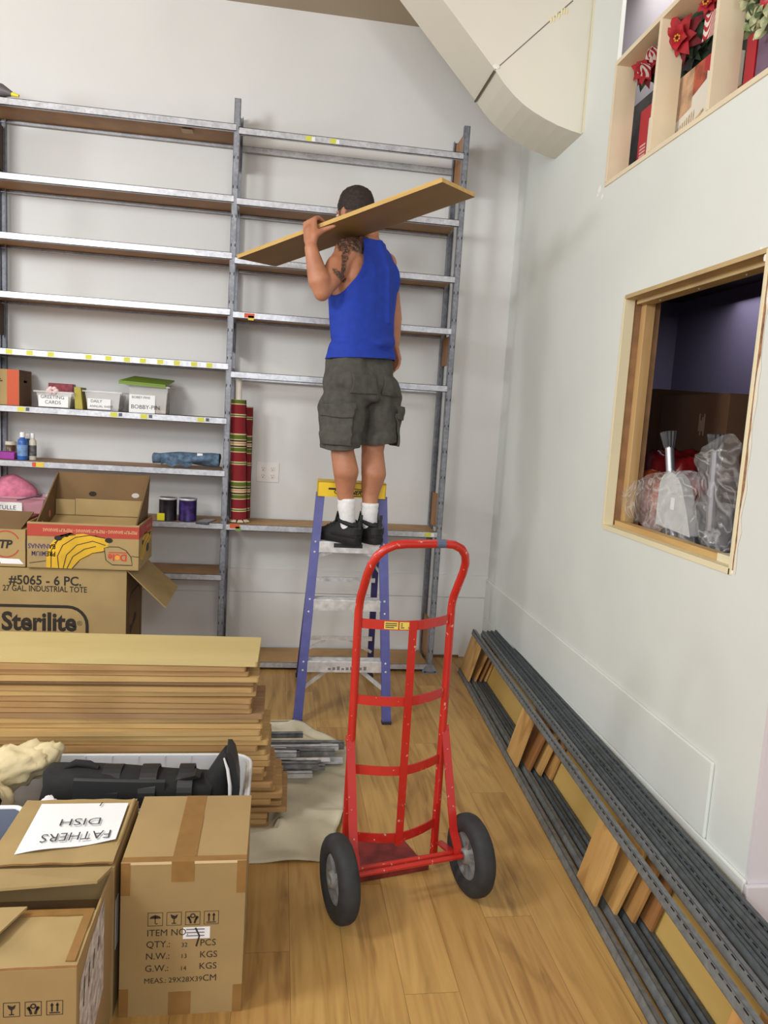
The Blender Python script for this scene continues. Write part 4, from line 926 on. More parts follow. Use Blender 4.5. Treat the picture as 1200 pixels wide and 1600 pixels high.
cap.b2((CX0, CY0, CZ0), (CX1, CY0+.006, CZ1), YCAP).b2((CX0, CY1-.006, CZ0), (CX1, CY1, CZ1), YCAP).b2((CX0, CY0, CZ0), (CX0+.006, CY1, CZ1), YCAP).b2((CX1-.006, CY0, CZ0), (CX1, CY1, CZ1), YCAP).b2((CX0, CY0, CZ1-.008), (CX1, CY1, CZ1), YCAP)
cap.b2((CX0+.055, CY0-.0006, CZ1-.042), (CX0+.112, CY0+.001, CZ1-.032), INK)
cap.line([(.173+.088*math.cos(a), .026+.019*math.sin(a)) for a in [2*PI*k/28 for k in range(28)]], .004, (CX0, CY0, CZ0), X_, Z_, INK, .0008, closed=True)
cap.text('WERNER', .030, (CX0+.105, CY0, CZ0+.016), X_, Z_, INK, .0012, shear=.35, stretch=.95)
cap.warp(lambda p: V((.372, 3.76, 0)) + CM @ (p-V((.372, 3.76, 0))))
cap.build('top_cap', t, bevel=.003)

# ------------------------------------------------------------------ hand truck
yaw = math.radians(13.4); Uh = V((math.cos(yaw), math.sin(yaw), 0)); Nh = V((math.sin(yaw), -math.cos(yaw), 0)); B0 = V((.4205, 2.259, 0))
def H(u_, n_, z): return B0 + Uh*u_ + Nh*n_ + V((0, 0, z))
t = thing('hand_truck', 'red two-wheeled hand truck standing in the middle of the floor', 'hand truck', tuple(B0))
REDW = NT('worn_red_paint')
def worn():
    k = REDW; n1 = k.n('ShaderNodeTexNoise'); n1.inputs['Scale'].default_value = 60; n1.inputs['Detail'].default_value = 6; k.l(k.coord(), n1.inputs['Vector'])
    n2 = k.n('ShaderNodeTexNoise'); n2.inputs['Scale'].default_value = 5; k.l(k.coord(), n2.inputs['Vector'])
    c = k.mix(n2.outputs[0], (172, 22, 22), (192, 44, 32))
    f = k.ramp(n1.outputs[0], [(.655, (0, 0, 0)), (.70, (255, 255, 255))])
    k.l(k.mix(f, c, (206, 150, 136)), k.b.inputs['Base Color']); k.b.inputs['Roughness'].default_value = .34; k.b.inputs['Coat Weight'].default_value = .25
    return k.m
REDM = worn(); hw = .160; WN = .155
arc = lambda c, r, a0, a1, n: [(c[0]+r*math.cos(math.radians(a0+(a1-a0)*k/n)), c[1]+r*math.sin(math.radians(a0+(a1-a0)*k/n))) for k in range(n+1)]
lp = [(-hw, 0, .02), (-hw, 0, .30), (-hw, 0, .60), (-hw, 0, .905), (-hw, .004, .93), (-hw-.001, .014, .955)]
top = [(-hw-.001, .06, 1.035), (-hw+.003, .078, 1.068), (-hw+.014, .092, 1.096), (-hw+.034, .102, 1.118), (-hw+.062, .107, 1.131), (-hw+.095, .109, 1.135)]
half = lp+top
loop = [H(*p) for p in half] + [H(0, .109, 1.135)] + [H(-p[0], p[1], p[2]) for p in reversed(half)]
mb = MB().tube(loop, .0132, REDM, 14)
mb.tube([H(x, .109, 1.135) for x in (.035, .05, .065)], .0136, mat('bare_blue_grey', (84, 98, 122), .45), 14)
mb.build('frame_tube', t)
for i, z in enumerate((.868, .622, .392, .165)):
    bow = .058; pts = [H(-hw+2*hw*k/16, bow*(1-(abs(k/8-1))**1.6), z) for k in range(17)]
    s_ = MB().sweep(pts, [(-.0150, -.0025), (.0150, -.0025), (.0150, .0025), (-.0150, .0025)], REDM, side=Z_, smooth=False).build('cross_strap', t)
    if i == 0:
        WL = mat('yellow_warning_label', (214, 196, 90), .5)
        for a, b, sgn in ((-.088, -.047, 0), (-.043, .008, 1)):
            pl = MB(); n_ = 6
            def lab(u_, v_):
                x = a+(b-a)*u_; return H(x, bow*(1-abs(x/hw)**1.6)+.0034, z-.012+.024*v_)
            pl.grid(lab, n_, 1, WL, False)
            for r_ in range(3):
                q0_, q1_ = lab(.08, .24+.26*r_), lab(.90-.2*(r_ == 0), .24+.26*r_); pl.bar(q0_+Nh*.0003, q1_+Nh*.0003, .003, .0004, INK, Z_)
            pl.build('warning_label', s_)
MB().bar(H(0, .062, .14), H(0, .062, .885), .026, .004, REDM, Uh).build('centre_strap', t)
plate = MB().prism([H(-.135, .012, .004), H(.135, .012, .004), H(.118, -.195, .004), H(-.118, -.195, .004)], (0, 0, .005), mat('worn_plate', (122, 40, 38), .55, .1, .35, 20))
plate.prism([H(-.137, .012, .002), H(.137, .012, .002), H(.137, .012, .036), H(-.137, .012, .036)], tuple(Nh*.005), mat('worn_plate', (122, 40, 38), .55, .1, .35, 20))
plate.build('toe_plate', t)
for e in (-1, 1):
    # strut: from the tube down to the axle, then level back to the frame
    pts = [H(e*(hw+.006), .002, .505), H(e*(hw+.006), .008, .49), H(e*(hw+.012), .108, .185), H(e*(hw+.014), .140, .145), H(e*(hw+.014), .145, .128), H(e*(hw+.014), .130, .118), H(e*(hw+.006), .02, .10)]
    MB().sweep(pts, [(-.0135, -.003), (.0135, -.003), (.0135, .003), (-.0135, .003)], REDM, side=Uh, smooth=False).build('strut', t)
    MB().bar(H(e*(hw-.003), .004, .03), H(e*(hw-.003), .004, .235), .018, .012, REDM, Nh).build('base_gusset', t)
    for z, n_ in ((.49, .006), (.13, .145)): MB().lathe(H(e*(hw+.014), n_, z), [(.007, 0), (.007, .004), (.004, .006)], REDM, axis=Uh*e, n=8).build('bolt', t)
MB().rod(H(-.230, WN, .127), H(.214, WN, .127), .008, REDM, 12).build('axle', t)
MB().rod(H(-hw-.01, .12, .120), H(hw+.01, .12, .120), .009, REDM, 12).build('axle_bracket', t)
HUB = mat('grey_hub', (140, 140, 140), .45, .4, .15, 20)
for e in (-1, 1):
    c = H(e*.222-.008, WN, .127); wl = MB()
    pr = [(.072, -.021), (.080, -.029), (.100, -.0305), (.113, -.028), (.122, -.021), (.1265, -.011), (.127, 0), (.1265, .011), (.122, .021), (.113, .028), (.100, .0305), (.080, .029), (.072, .021)]
    wl.lathe(c, pr + [pr[0]], RUBBER, axis=Uh, n=48, cap=False)
    for hh in (-.0265, .0265): wl.lathe(c, [(.092, hh*1.13), (.094, hh*1.18), (.096, hh*1.13)], RUBBER, axis=Uh, n=48, cap=False)
    for k in range(36):
        a = 2*PI*k/36
    whl = wl.build('tyre', t)
    hb = MB().lathe(c, [(.074, -.018), (.074, .018), (.068, .020), (.064, .012), (.030, .006), (.022, .030), (.012, .032), (.012, -.032), (.022, -.030), (.030, -.006), (.064, -.012), (.068, -.020), (.074, -.018)], HUB, axis=Uh, n=40, cap=False)
    hb.build('hub', t)
    sp = MB(); wv = Uh.cross(Z_)
    for k in range(7):
        a = 2*PI*k/7+.2; d = Z_*math.cos(a)+wv*math.sin(a)
        for s2 in (-1, 1): sp.bar(c+d*.024+Uh*s2*.013, c+d*.068+Uh*s2*.015, .010, .010, HUB, Uh)
    sp.build('spokes', t)

# ------------------------------------------------------------------ shelving side frames leaning on the right wall
FR_Y0, FR_L, FR_W = 4.235, 3.13, .280
def slotted(name, c1, c2):
    k = NT(name); sx = k.n('ShaderNodeSeparateXYZ'); k.l(k.coord(), sx.inputs[0])
    def mm(op, a, b=None):
        x = k.n('ShaderNodeMath', operation=op)
        for i, v in enumerate((a, b)):
            if v is None: continue
            if hasattr(v, 'is_output'): k.l(v, x.inputs[i])
            else: x.inputs[i].default_value = v
        return x.outputs[0]
    f = mm('FRACT', mm('DIVIDE', sx.outputs[0], .034)); dash = mm('LESS_THAN', f, .62)
    n = k.n('ShaderNodeTexNoise'); n.inputs['Scale'].default_value = 26; n.inputs['Detail'].default_value = 5; k.l(k.coord(), n.inputs['Vector'])
    c = k.ramp(n.outputs[0], [(.3, c1), (.7, c2)])
    geo = k.n('ShaderNodeUVMap')
    k.l(k.mix(dash, c, (18, 18, 20)), k.b.inputs['Base Color']); k.b.inputs['Roughness'].default_value = .6; k.b.inputs['Metallic'].default_value = .2
    return k.m
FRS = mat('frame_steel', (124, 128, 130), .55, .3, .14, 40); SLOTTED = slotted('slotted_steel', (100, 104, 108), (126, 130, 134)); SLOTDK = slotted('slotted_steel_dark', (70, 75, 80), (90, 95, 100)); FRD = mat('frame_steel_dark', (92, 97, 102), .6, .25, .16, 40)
OAKS = [wood('frame_panel_pine', (206, 166, 104), (156, 112, 60), 2, 6, .5, 9, .0006, True), wood('frame_panel_oak', (192, 148, 90), (140, 96, 50), 2, 6, .5, 10, .0006, True), wood('frame_panel_brown', (180, 130, 80), (130, 86, 48), 2, 6, .5, 10, .0005)]
lower = [(1.140, .984), (1.176, 1.036), (1.206, 1.082), (1.234, 1.124), (1.272, 1.172), (1.290, 1.200)]
upper = [(1.211, 1.062), (1.256, 1.152), (1.282, 1.200), (1.302, 1.240), (1.318, 1.288), (1.332, 1.318)]
names = ['leaning shelving end frame nearest the room, floor edge beside the planks', 'second leaning shelving end frame from the room side', 'third leaning shelving end frame from the room side', 'fourth leaning shelving end frame, just before the long yellow panel', 'leaning shelving end frame right behind the long yellow panel', 'leaning shelving end frame resting against the right wall']
PANELS = ((.004, .235), (1.13, 1.285), (2.06, 2.215), (2.86, 3.126))
def place(o, lo, up):
    p0 = V((lo[0], FR_Y0, 0)); p1 = V((lo[1], FR_Y0-FR_L, 0)); ex = (p1-p0).normalized()
    dx = ((up[0]-lo[0])+(up[1]-lo[1]))/2; per = V((ex.y, -ex.x, 0)); per = per if per.x > 0 else -per
    dz = math.sqrt(max(.01, FR_W**2-dx**2)); ez = (per*dx+V((0, 0, dz))).normalized(); ey = ez.cross(ex)
    M = Matrix((ex, ey, ez)).transposed().to_4x4(); M.translation = p0; o.matrix_world = M
    return M
for i, (lo, up) in enumerate(zip(lower, upper)):
    t = bpy.data.objects.new('end_frame', None); COL.objects.link(t); t['_o'] = (0, 0, 0)
    tag(t, names[i], 'shelving frame', 'shelving end frames leaning on the right wall')
    # local: x along the frame, z across it, y thickness (towards the room is the side seen)
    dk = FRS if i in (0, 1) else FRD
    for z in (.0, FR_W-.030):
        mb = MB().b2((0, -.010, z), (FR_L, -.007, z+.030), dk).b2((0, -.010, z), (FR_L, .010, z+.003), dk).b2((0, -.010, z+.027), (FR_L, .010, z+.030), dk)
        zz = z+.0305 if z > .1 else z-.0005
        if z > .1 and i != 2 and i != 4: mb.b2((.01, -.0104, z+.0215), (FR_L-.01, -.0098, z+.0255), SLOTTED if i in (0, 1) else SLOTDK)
        mb.build('post', t)
    for k, (a, b) in enumerate(PANELS):
        b += .04*i if k in (1, 2) and i < 4 else 0
        MB().b2((a, -.006, .026), (b, .006, FR_W-.026), OAKS[(k+i) % 3 if i else (0 if k != 3 else 1)]).build('wood_panel', t, bevel=.001)
    place(t, lo, up)
YP = wood('yellow_panel', (200, 168, 98), (184, 150, 80), 0, 4, .55, 4, .0002)
o = MB().b2((.10, -.004, 0), (FR_L-.05, .004, .262), YP).build('long_panel', origin=(0, 0, 0)); place(o, (1.253, 1.147), (1.311, 1.266))
o.matrix_world = Matrix.Translation((0, 0, .004)) @ o.matrix_world
tag(o, 'long yellow hardboard panel standing among the leaning frames by the wall', 'panel')

# ------------------------------------------------------------------ cut-out window in the right wall
LUMB = wood('pine_stud', (206, 172, 122), (178, 140, 90), 2, 6, .6, 10, .0006); LUMH = wood('pine_sill', (210, 174, 116), (184, 146, 90), 1, 6, .6, 10, .0006); BROWNJ = mat('brown_jamb', (146, 110, 76), .8, 0, .15, 14)  # plain brown strips on both sides of the stud
def strip(a, b, mt, name='window_frame', bev=.001):
    o = MB().b2(a, b, mt).build(name, win, bevel=bev); return o
win = bpy.data.objects.new('window_1', None); COL.objects.link(win); win.location = (XR, 2.48, WZ0); win['_o'] = (XR, 2.48, WZ0); win['kind'] = 'structure'
strip((XR-.003, WY1-.006, WZ0-.01), (XR+.040, WY1+.010, WZ1+.008), CREAM, 'window_jamb')
strip((XR+.040, WY1-.002, WZ0), (XR+.075, WY1+.012, WZ1), BROWNJ, 'window_jamb')
strip((XR+.072, WY1-.040, WZ0+.02), (XR+.112, WY1+.0, WZ1), LUMB, 'window_stud')
strip((XR+.112, WY1-.030, WZ0), (XR+.14, WY1+.012, WZ1), BROWNJ, 'window_jamb')
HEAD = mat('tan_head_jamb', (190, 164, 118), .6, 0, .08, 8)
strip((XR-.003, WY0, WZ1-.004), (XR+.14, WY1, WZ1+.012), HEAD, 'window_head')
strip((XR+.045, WY0, WZ1-.022), (XR+.10, WY1-.01, WZ1-.004), HEAD, 'window_head')
strip((XR-.004, WY0-.004, WZ0-.016), (XR+.06, WY1, WZ0+.004), CREAM, 'window_sill')
strip((XR+.035, WY0+.12, WZ0+.004), (XR+.075, WY1-.03, WZ0+.026), LUMH, 'window_sill_lath')
strip((XR+.030, WY0+.004, WZ0+.004), (XR+.078, WY0+.12, WZ0+.030), CREAM, 'window_sill_block')
strip((XR-.004, WY0-.012, WZ0-.016), (XR+.014, WY0+.004, WZ1+.008), CREAM, 'window_jamb')
def ragged(y, z0, z1, wd, sd, x=XR-.0012):
    rr = random.Random(sd); a = []; b = []
    for k in range(23):
        z = z0+(z1-z0)*k/22; a.append(V((x, y, z))); b.append(V((x, y+wd*rr.uniform(.35, 1), z)))
    return a, b
a, b = ragged(WY0-.010, WZ0, WZ1, -.016, 4)
mb = MB(); mb.prism(a+b[::-1], (-.0006, 0, 0), mat('torn_paper_brown', (150, 112, 84), .9, 0, .3, 40)); mb.build('torn_edge', win)
a, b = ragged(WY0-.016, WZ0-.01, WZ1+.01, -.022, 9); mb = MB(); mb.prism(a+b[::-1], (-.0003, 0, 0), mat('bare_plaster', (226, 220, 206), .9)); mb.build('torn_edge', win)
for k in range(3): MB().ball((XR+.070, WY0+.2+k*.27, WZ1-.024), (.004, .004, .003), ALU, 8).build('nail_head', win)
# store room behind, with an added, unseen light to brighten it
area('store_room_fill', (2.72, 4.3, 2.42), (0, 0, 0), .5, .9, 2.6, (.86, .84, 1))
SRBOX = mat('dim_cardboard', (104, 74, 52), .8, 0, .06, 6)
def simple_carton(a, b, lb, tapemark=False, nm='store_carton'):
    t = thing(nm, lb, 'box', ((a[0]+b[0])/2, (a[1]+b[1])/2, a[2]))
    MB().b2(a, b, SRBOX).build('carton_body', t, bevel=.003)
    if tapemark:
        mb = MB(); zt = b[2]-.10
        for k in range(4): mb.b2((a[0]-.001, a[1]+.17+k*.013, zt-.09+.02*(k % 2)), (a[0]-.0002, a[1]+.180+k*.013, zt+.01-.015*(k % 3)), mat('scuffed_tape', (168, 140, 112), .5))
        mb.build('tape_residue', t)
    MB().b2((a[0]-.0005, a[1]-.0006, b[2]-.003), (b[0]+.0005, b[1]+.0006, b[2]), SRBOX).build('lid_edge', t)
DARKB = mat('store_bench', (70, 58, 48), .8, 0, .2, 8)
t = thing('store_bench', 'dim bench in the store room carrying cartons, seen through the cut-out', 'bench', (1.9, 3.1, 0))
MB().b2((1.56, 2.10, 1.00), (2.6, 4.2, 1.05), DARKB).build('top', t, bevel=.003)
for x in (1.6, 2.55):
    for y in (2.15, 4.1): MB().b2((x, y, 0), (x+.05, y+.05, 1.0), DARKB).build('leg', t)
simple_carton((1.93, 3.03, 1.05), (2.44, 3.61, 1.70), 'big brown carton with scuffed tape deep in the store room', True)
simple_carton((1.90, 3.63, 1.05), (2.30, 3.98, 1.735), 'narrow brown carton left of the scuffed carton in the store room')
# red bags in a bin
REDBAG = mat('red_film', (134, 26, 30), .25, 0, .3, 12, .002); ORBAG = mat('orange_film', (206, 92, 30), .35, 0, .2, 10)
tag(crumple((1.76, 3.14, 1.25), (.14, .20, .20), Matrix.Identity(3), REDBAG, .25, 2.2, 31).build('red_bag'), 'crumpled shiny red bag behind the sill', 'bag')
tag(crumple((1.60, 3.00, 1.20), (.08, .10, .15), Matrix.Identity(3), ORBAG, .15, 2, 35).build('orange_bag'), 'orange bag below the red bag at the left stud', 'bag')
t = thing('storage_bin', 'translucent bin rim behind the bagged foam pad', 'bin', (1.75, 2.86, 1.05))
open_bin(MB(), 1.60, 1.86, 2.66, 2.86, 1.05, 1.235, clear_plastic('dull_clear', (200, 200, 206), .5), .02).build('bin_body', t)
# bagged furniture legs and foam pad, leaning over the sill
RIB = mat('ribbed_grey_rubber', (66, 68, 72), .6, 0, .15, 30); TUBEG = mat('satin_tube', (176, 176, 184), .3, .75)
def leg(bx, tp, lb):
    bx, tp = V(bx), V(tp); d = (tp-bx).normalized(); t = thing('table_leg', lb, 'table leg', tuple(bx))
    MB().rod(bx, tp, .0165, TUBEG, 20).build('tube', t)
    MB().lathe(tp-d*.01, [(.017, 0), (.020, .008), (.028, .048), (.030, .060), (.025, .063), (.014, .054)], RIB, axis=d, n=78, flute=.11, flutes=13).build('ribbed_foot', t)
A1 = at(1046, 696, 2.56); 
ptop = lambda px, py, X: CAM + (FW + RT*((px-600)/FPX) - UP*((py-800)/FPX))*(X/(FW + RT*((px-600)/FPX) - UP*((py-800)/FPX)).x)
q1 = ptop(1046, 696, 1.49); q0 = ptop(1050, 790, 1.50); leg(q0+(q0-q1)*.55, q1, 'satin grey table leg with ribbed foot rising bare above the plastic bag')
q1 = ptop(1119, 702, 1.49); q0 = ptop(1112, 800, 1.50); leg(q0+(q0-q1)*.3, q1, 'bagged table leg with ribbed foot near the right jamb')
pad = MB(); PADM = mat('foam_pad_white', (198, 202, 204), .6, 0, .06, 20, .0006)
pk = [(1024, 818), (1026, 795), (1029, 770), (1031, 755), (1034, 746), (1039, 740), (1045, 737.5), (1051, 738.5), (1057, 743), (1062, 751), (1066, 764), (1070, 785), (1074, 810), (1078, 840)]
pc_ = [ptop(a_, b_, 1.445) for a_, b_ in pk]
pad.prism(pc_, (.045, .01, 0), PADM, True)
t = thing('foam_pad', 'whitish rounded foam pad with price sticker leaning behind the sill', 'pad', (1.45, 2.5, 1.14))
pad.build('pad_body', t, bevel=.008, seg=3)
ps = ptop(1051, 787, 1.4445); MB().b2((ps.x-.001, ps.y-.014, ps.z-.022), (ps.x-.0004, ps.y+.014, ps.z+.022), WHITE).build('sticker', t)
def bagfilm():
    k = NT('bag_film'); co = k.coord((1, 1, 1)); n = k.n('ShaderNodeTexNoise'); n.inputs['Scale'].default_value = 7; n.inputs['Detail'].default_value = 2; n.inputs['Distortion'].default_value = 1.2
    k.l(co, n.inputs['Vector']); k.b.inputs['Base Color'].default_value = lin((226, 226, 230)); k.b.inputs['Roughness'].default_value = .16; k.b.inputs['Specular IOR Level'].default_value = .8
    k.l(k.ramp(n.outputs[0], [(.36, (.16, .16, .16, 1)), (.44, (.07, .07, .07, 1)), (.49, (.42, .42, .42, 1)), (.53, (.10, .10, .10, 1)), (.62, (.07, .07, .07, 1)), (.66, (.30, .30, .30, 1)), (.70, (.12, .12, .12, 1))]), k.b.inputs['Alpha']); k.bump(n.outputs[0], .02, .9)  # denser streaks in the alpha stand in for highlights on the creases
    return k.m
FILM = bagfilm()
def bag(pts, thick, lb, sd):
    """pts: left and right silhouette of the bag from bottom to top, as points on a slanted plane"""
    n = len(pts); rings = []
    for i, (l, r, X) in enumerate(pts):
        a, b = ptop(l[0], l[1], X), ptop(r[0], r[1], X); c = (a+b)/2; h = (b-a)/2
        rings.append([c + h*math.cos(q) + V((thick*(1 if 0 < i < n-1 else .6)*math.sin(q), 0, 0)) for q in [2*PI*k/32 for k in range(32)]])
    fine = []
    for i in range(n-1):
        for s_ in range(6): fine.append([rings[i][k].lerp(rings[i+1][k], s_/6) for k in range(32)])
    fine.append(rings[-1])
    mb = MB().loft(fine, FILM, True, True)
    mb.warp(lambda p: p + V((mnoise.noise(p*18+V((sd, 0, 0))), mnoise.noise(p*18+V((0, sd, 0))), mnoise.noise(p*18+V((0, 0, sd)))))*.016)
    return tag(mb.build('plastic_bag'), lb, 'bag')
bag([((1022, 832), (1085, 848), 1.470), ((1000, 815), (1090, 820), 1.470), ((962, 800), (1085, 790), 1.46), ((960, 775), (1090, 765), 1.46), ((990, 752), (1094, 745), 1.47), ((1040, 738), (1090, 735), 1.48)], .045, 'clear crinkled plastic bag spilling over the left of the sill', 3)
bag([((1098, 850), (1138, 862), 1.49), ((1090, 815), (1140, 820), 1.49), ((1096, 770), (1146, 770), 1.49), ((1098, 735), (1148, 735), 1.49), ((1096, 712), (1149, 700), 1.49), ((1112, 702), (1146, 688), 1.49), ((1130, 692), (1142, 678), 1.49)], .05, 'clear crinkled plastic bag around the leg by the right jamb', 8)
t = thing('dark_bundle', 'dark grey bundle at the bottom right of the cut-out behind the bag', 'bundle', (1.56, 2.16, 1.0))
crumple((1.60, 2.20, 1.16), (.07, .14, .17), Matrix.Identity(3), mat('dark_grey_cloth', (74, 70, 78), .7, 0, .2, 12), .2, 2, 44).build('bundle_body', t)
# ------------------------------------------------------------------ high shelf of holiday things in the right wall
area('loft_fill', (1.52, 2.9, 3.70), (0, 0, 0), .2, 1.6, 3.2, (1, .96, .95))  # unseen fill light added to brighten the loft wall and shelf
NICHE = mat('niche_cream', (226, 212, 184), .5, 0, .03, 6)
t = thing('display_shelf', 'cream divided shelf set into the high opening of the right wall', 'shelf', (XR+.04, 2.55, NZ0))
ND = .088
for y in (3.222, 2.838, 2.44, 2.04): MB().b2((XR-.008, y-.009, NZ0), (XR+ND, y+.009, NZ1-.012), NICHE).build('divider', t, bevel=.001)
MB().b2((XR-.008, YE+.02, NZ1-.012), (XR+ND, 3.231, NZ1+.008), NICHE).build('top_board', t, bevel=.001)
MB().b2((XR-.006, YE+.02, NZ0-.018), (XR+.30, 3.234, NZ0), NICHE).build('base_board', t, bevel=.001)
PETAL = mat('poinsettia_red', (170, 18, 34), .7, 0, .2, 30); PETD = mat('poinsettia_deep', (120, 14, 30), .75, 0, .2, 30)
GRN = mat('artificial_leaf', (38, 62, 40), .7, 0, .3, 25); RIBW = mat('ribbon_white', (226, 214, 208), .6); STAM = mat('gold_stamen', (206, 150, 60), .4)
def petal(mb, c, d, nrm, L, wd, mt):
    c, d, nrm = V(c), V(d).normalized(), V(nrm).normalized(); s_ = d.cross(nrm)
    prof = ((0, .12), (.25, .75), (.45, 1), (.7, .62), (.88, .25), (1, .02))
    vs = []
    for f, w_ in prof:
        q = c + d*L*f + nrm*(L*.18*math.sin(f*2.6)-L*.12*f*f)
        vs += [q - s_*wd*w_, q + nrm*wd*.18*w_, q + s_*wd*w_]
    n_ = len(prof); mb.add(vs, [(3*i, 3*i+1, 3*i+4, 3*i+3) for i in range(n_-1)] + [(3*i+1, 3*i+2, 3*i+5, 3*i+4) for i in range(n_-1)], mt, True)
def poinsettia(c, nrm, R_, lb, sd, ribbon=None):
    rr = random.Random(sd); c = V(c); nrm = V(nrm).normalized(); a = nrm.cross(Z_).normalized(); b = a.cross(nrm)
    t = thing('artificial_poinsettia', lb, 'poinsettia', tuple(c))
    mb = MB()
    for lay, (n_, L, tl, mt) in enumerate(((7, 1, .05, PETD), (7, .86, .3, PETAL), (5, .55, .7, PETAL))):
        for k in range(n_):
            q = 2*PI*k/n_ + lay*.45 + rr.uniform(-.15, .15)
            petal(mb, c+nrm*.012*lay, a*math.cos(q)+b*math.sin(q)+nrm*tl, nrm, R_*L*rr.uniform(.85, 1.1), R_*.26, mt)
    mb.build('petals', t)
    mb = MB()
    for k in range(7): mb.ball(c+nrm*.04+a*.010*math.cos(k*.9)+b*.010*math.sin(k*.9), .0045, STAM, 8)
    mb.build('stamens', t)
    mb = MB()
    for k in range(5): q = 2*PI*k/5+.3; petal(mb, c-nrm*.012, a*math.cos(q)+b*math.sin(q)-nrm*.1, nrm, R_*1.05, R_*.3, GRN)
    mb.rod(c-nrm*.005, c-nrm*.07-Z_*.06, .004, GRN, 8)
    mb.build('leaves', t)
    return t, a, b
def candy(name):
    k = NT(name); sx = k.n('ShaderNodeTexWave', wave_type='BANDS', bands_direction='DIAGONAL'); sx.inputs['Scale'].default_value = 22; k.l(k.coord(), sx.inputs['Vector'])
    k.l(k.ramp(sx.outputs['Fac'], [(0, (176, 36, 46)), (.5, (232, 220, 214))], 'CONSTANT'), k.b.inputs['Base Color']); k.b.inputs['Roughness'].default_value = .6
    return k.m
CANDY = candy('candy_ribbon')
NRM = V((-.85, -.5, -.12))
c = ptop(1013, 108, 1.475); t, a, b = poinsettia(c, NRM, .085, 'red poinsettia with striped bow in the leftmost bay of the high shelf', 1)
poinsettia(ptop(1021, 76, 1.475), NRM, .062, 'small red poinsettia above the striped bow in the leftmost bay', 2)
rb_ = MB()
for k, (px, py) in enumerate(((1019, 90), (1006, 112), (1024, 86))):
    q = ptop(px, py, 1.415); rb_.sweep([q+V((0, .035*math.cos(w_)*.6, .030*math.sin(w_))) for w_ in [PI*.1*j for j in range(14)]], [(-.018, -.0006), (.018, -.0006), (.018, .0006), (-.018, .0006)], CANDY, side=X_, smooth=False)
tag(rb_.build('striped_bow'), 'red and white striped bow on the leftmost poinsettia', 'bow')
poinsettia(ptop(1066, 62, 1.442), V((-.8, -.55, -.2)), .100, 'large red poinsettia spilling in front of the middle divider', 3)
poinsettia(ptop(1112, 6, 1.47), NRM, .055, 'bright red flower near the top of the second bay', 4)
q = ptop(1110, 48, 1.46)
rb_ = MB().grid(lambda u_, v_: ptop(1097+20*u_+6*v_, 66-14*u_-42*v_, 1.455+.012*math.sin(u_*4)), 8, 8, CANDY)
sm = rb_.build('striped_ribbon'); so_ = sm.modifiers.new('solid', 'SOLIDIFY'); so_.thickness = .002
tag(sm, 'wide candy striped ribbon hanging in the second bay', 'ribbon')
t = thing('evergreen_wreath', 'dark green foliage and black bow behind the large poinsettia', 'wreath', tuple(ptop(1085, 90, 1.52)))
mb = MB(); rr = random.Random(8); cc = ptop(1090, 75, 1.53)
for k in range(60):
    d = V((rr.uniform(-.5, .3), rr.uniform(-1, 1), rr.uniform(-1, 1))); petal(mb, cc+V((0, rr.uniform(-.12, .14), rr.uniform(-.12, .12))), d, V((-1, -.3, 0)), .085, .022, GRN)
mb.build('foliage', t)
mb = MB()
for k in range(6): petal(mb, ptop(1083, 84, 1.50), V((-.2, math.cos(k*1.1), math.sin(k*1.1))), V((-1, -.2, 0)), .085, .035, BLACK)
mb.build('black_bow', t)
BXR = mat('gift_red', (176, 34, 48), .45); BXW = mat('gift_white', (224, 220, 210), .5); PICT = mat('gift_picture_tan', (196, 160, 128), .5, 0, .3, 14); PICG = mat('gift_picture_gold', (196, 170, 120), .5, 0, .4, 40)
def gift(pa, pb, X, z1, lb, second):
    """a flat printed box standing on the shelf, its face towards the room"""
    y0, y1 = pa, pb; t = thing('gift_package', lb, 'package', (X+.05, (y0+y1)/2, NZ0))
    mb = MB().b2((X, y0, NZ0), (X+.10, y1, z1), BXR if not second else BXW)
    o = V((X, y1, NZ0)); W_ = y1-y0; Hh = z1-NZ0; xd = -Y_
    if not second:
        mb.flat([(W_*.42, .0), (W_, 0), (W_, Hh*.86), (W_*.42, Hh*.80)], o, xd, Z_, BXW)
        for k in range(9): mb.flat([(W_*.1, .02+k*.014), (W_*.36, .02+k*.014), (W_*.36, .028+k*.014), (W_*.1, .028+k*.014)], o, xd, Z_, mat('pale_print', (220, 170, 170), .6), .001)
        for k in range(3): mb.flat([(W_*.5, .06+k*.035), (W_*.62, .06+k*.035), (W_*.62, .08+k*.035), (W_*.5, .08+k*.035)], o, xd, Z_, mat('blue_grey_print', (150, 160, 180), .6), .001)
    else:
        mb.flat([(0, Hh*.42), (W_*.45, Hh*.50), (W_*.45, Hh), (0, Hh)], o, xd, Z_, PICT); mb.flat([(W_*.45, Hh*.62), (W_*.78, Hh*.72), (W_*.78, Hh), (W_*.45, Hh)], o, xd, Z_, mat('gift_picture_rust', (176, 84, 62), .5, 0, .4, 20))
        mb.flat([(W_*.86, 0), (W_, 0), (W_, Hh), (W_*.70, Hh), (W_*.70, Hh*.85), (W_*.86, Hh*.78)], o, xd, Z_, BXR, .001)
        for k in range(10): mb.flat([(W_*(.03+.055*k), .01), (W_*(.05+.055*k), .01), (W_*(.05+.055*k), .09+.004*k), (W_*(.03+.055*k), .085+.004*k)], o, xd, Z_, PICG if k % 2 else PICT, .0012)
        mb.line([(W_*.3, .05), (W_*.78, .10)], .010, o, xd, Z_, PICG, .0016)
        for k in range(8): mb.flat([(W_*.90, .03+k*.018), (W_*.96, .03+k*.018), (W_*.96, .040+k*.018), (W_*.90, .040+k*.018)], o, xd, Z_, BXW, .0016)
    mb.build('box_body', t, bevel=.001)
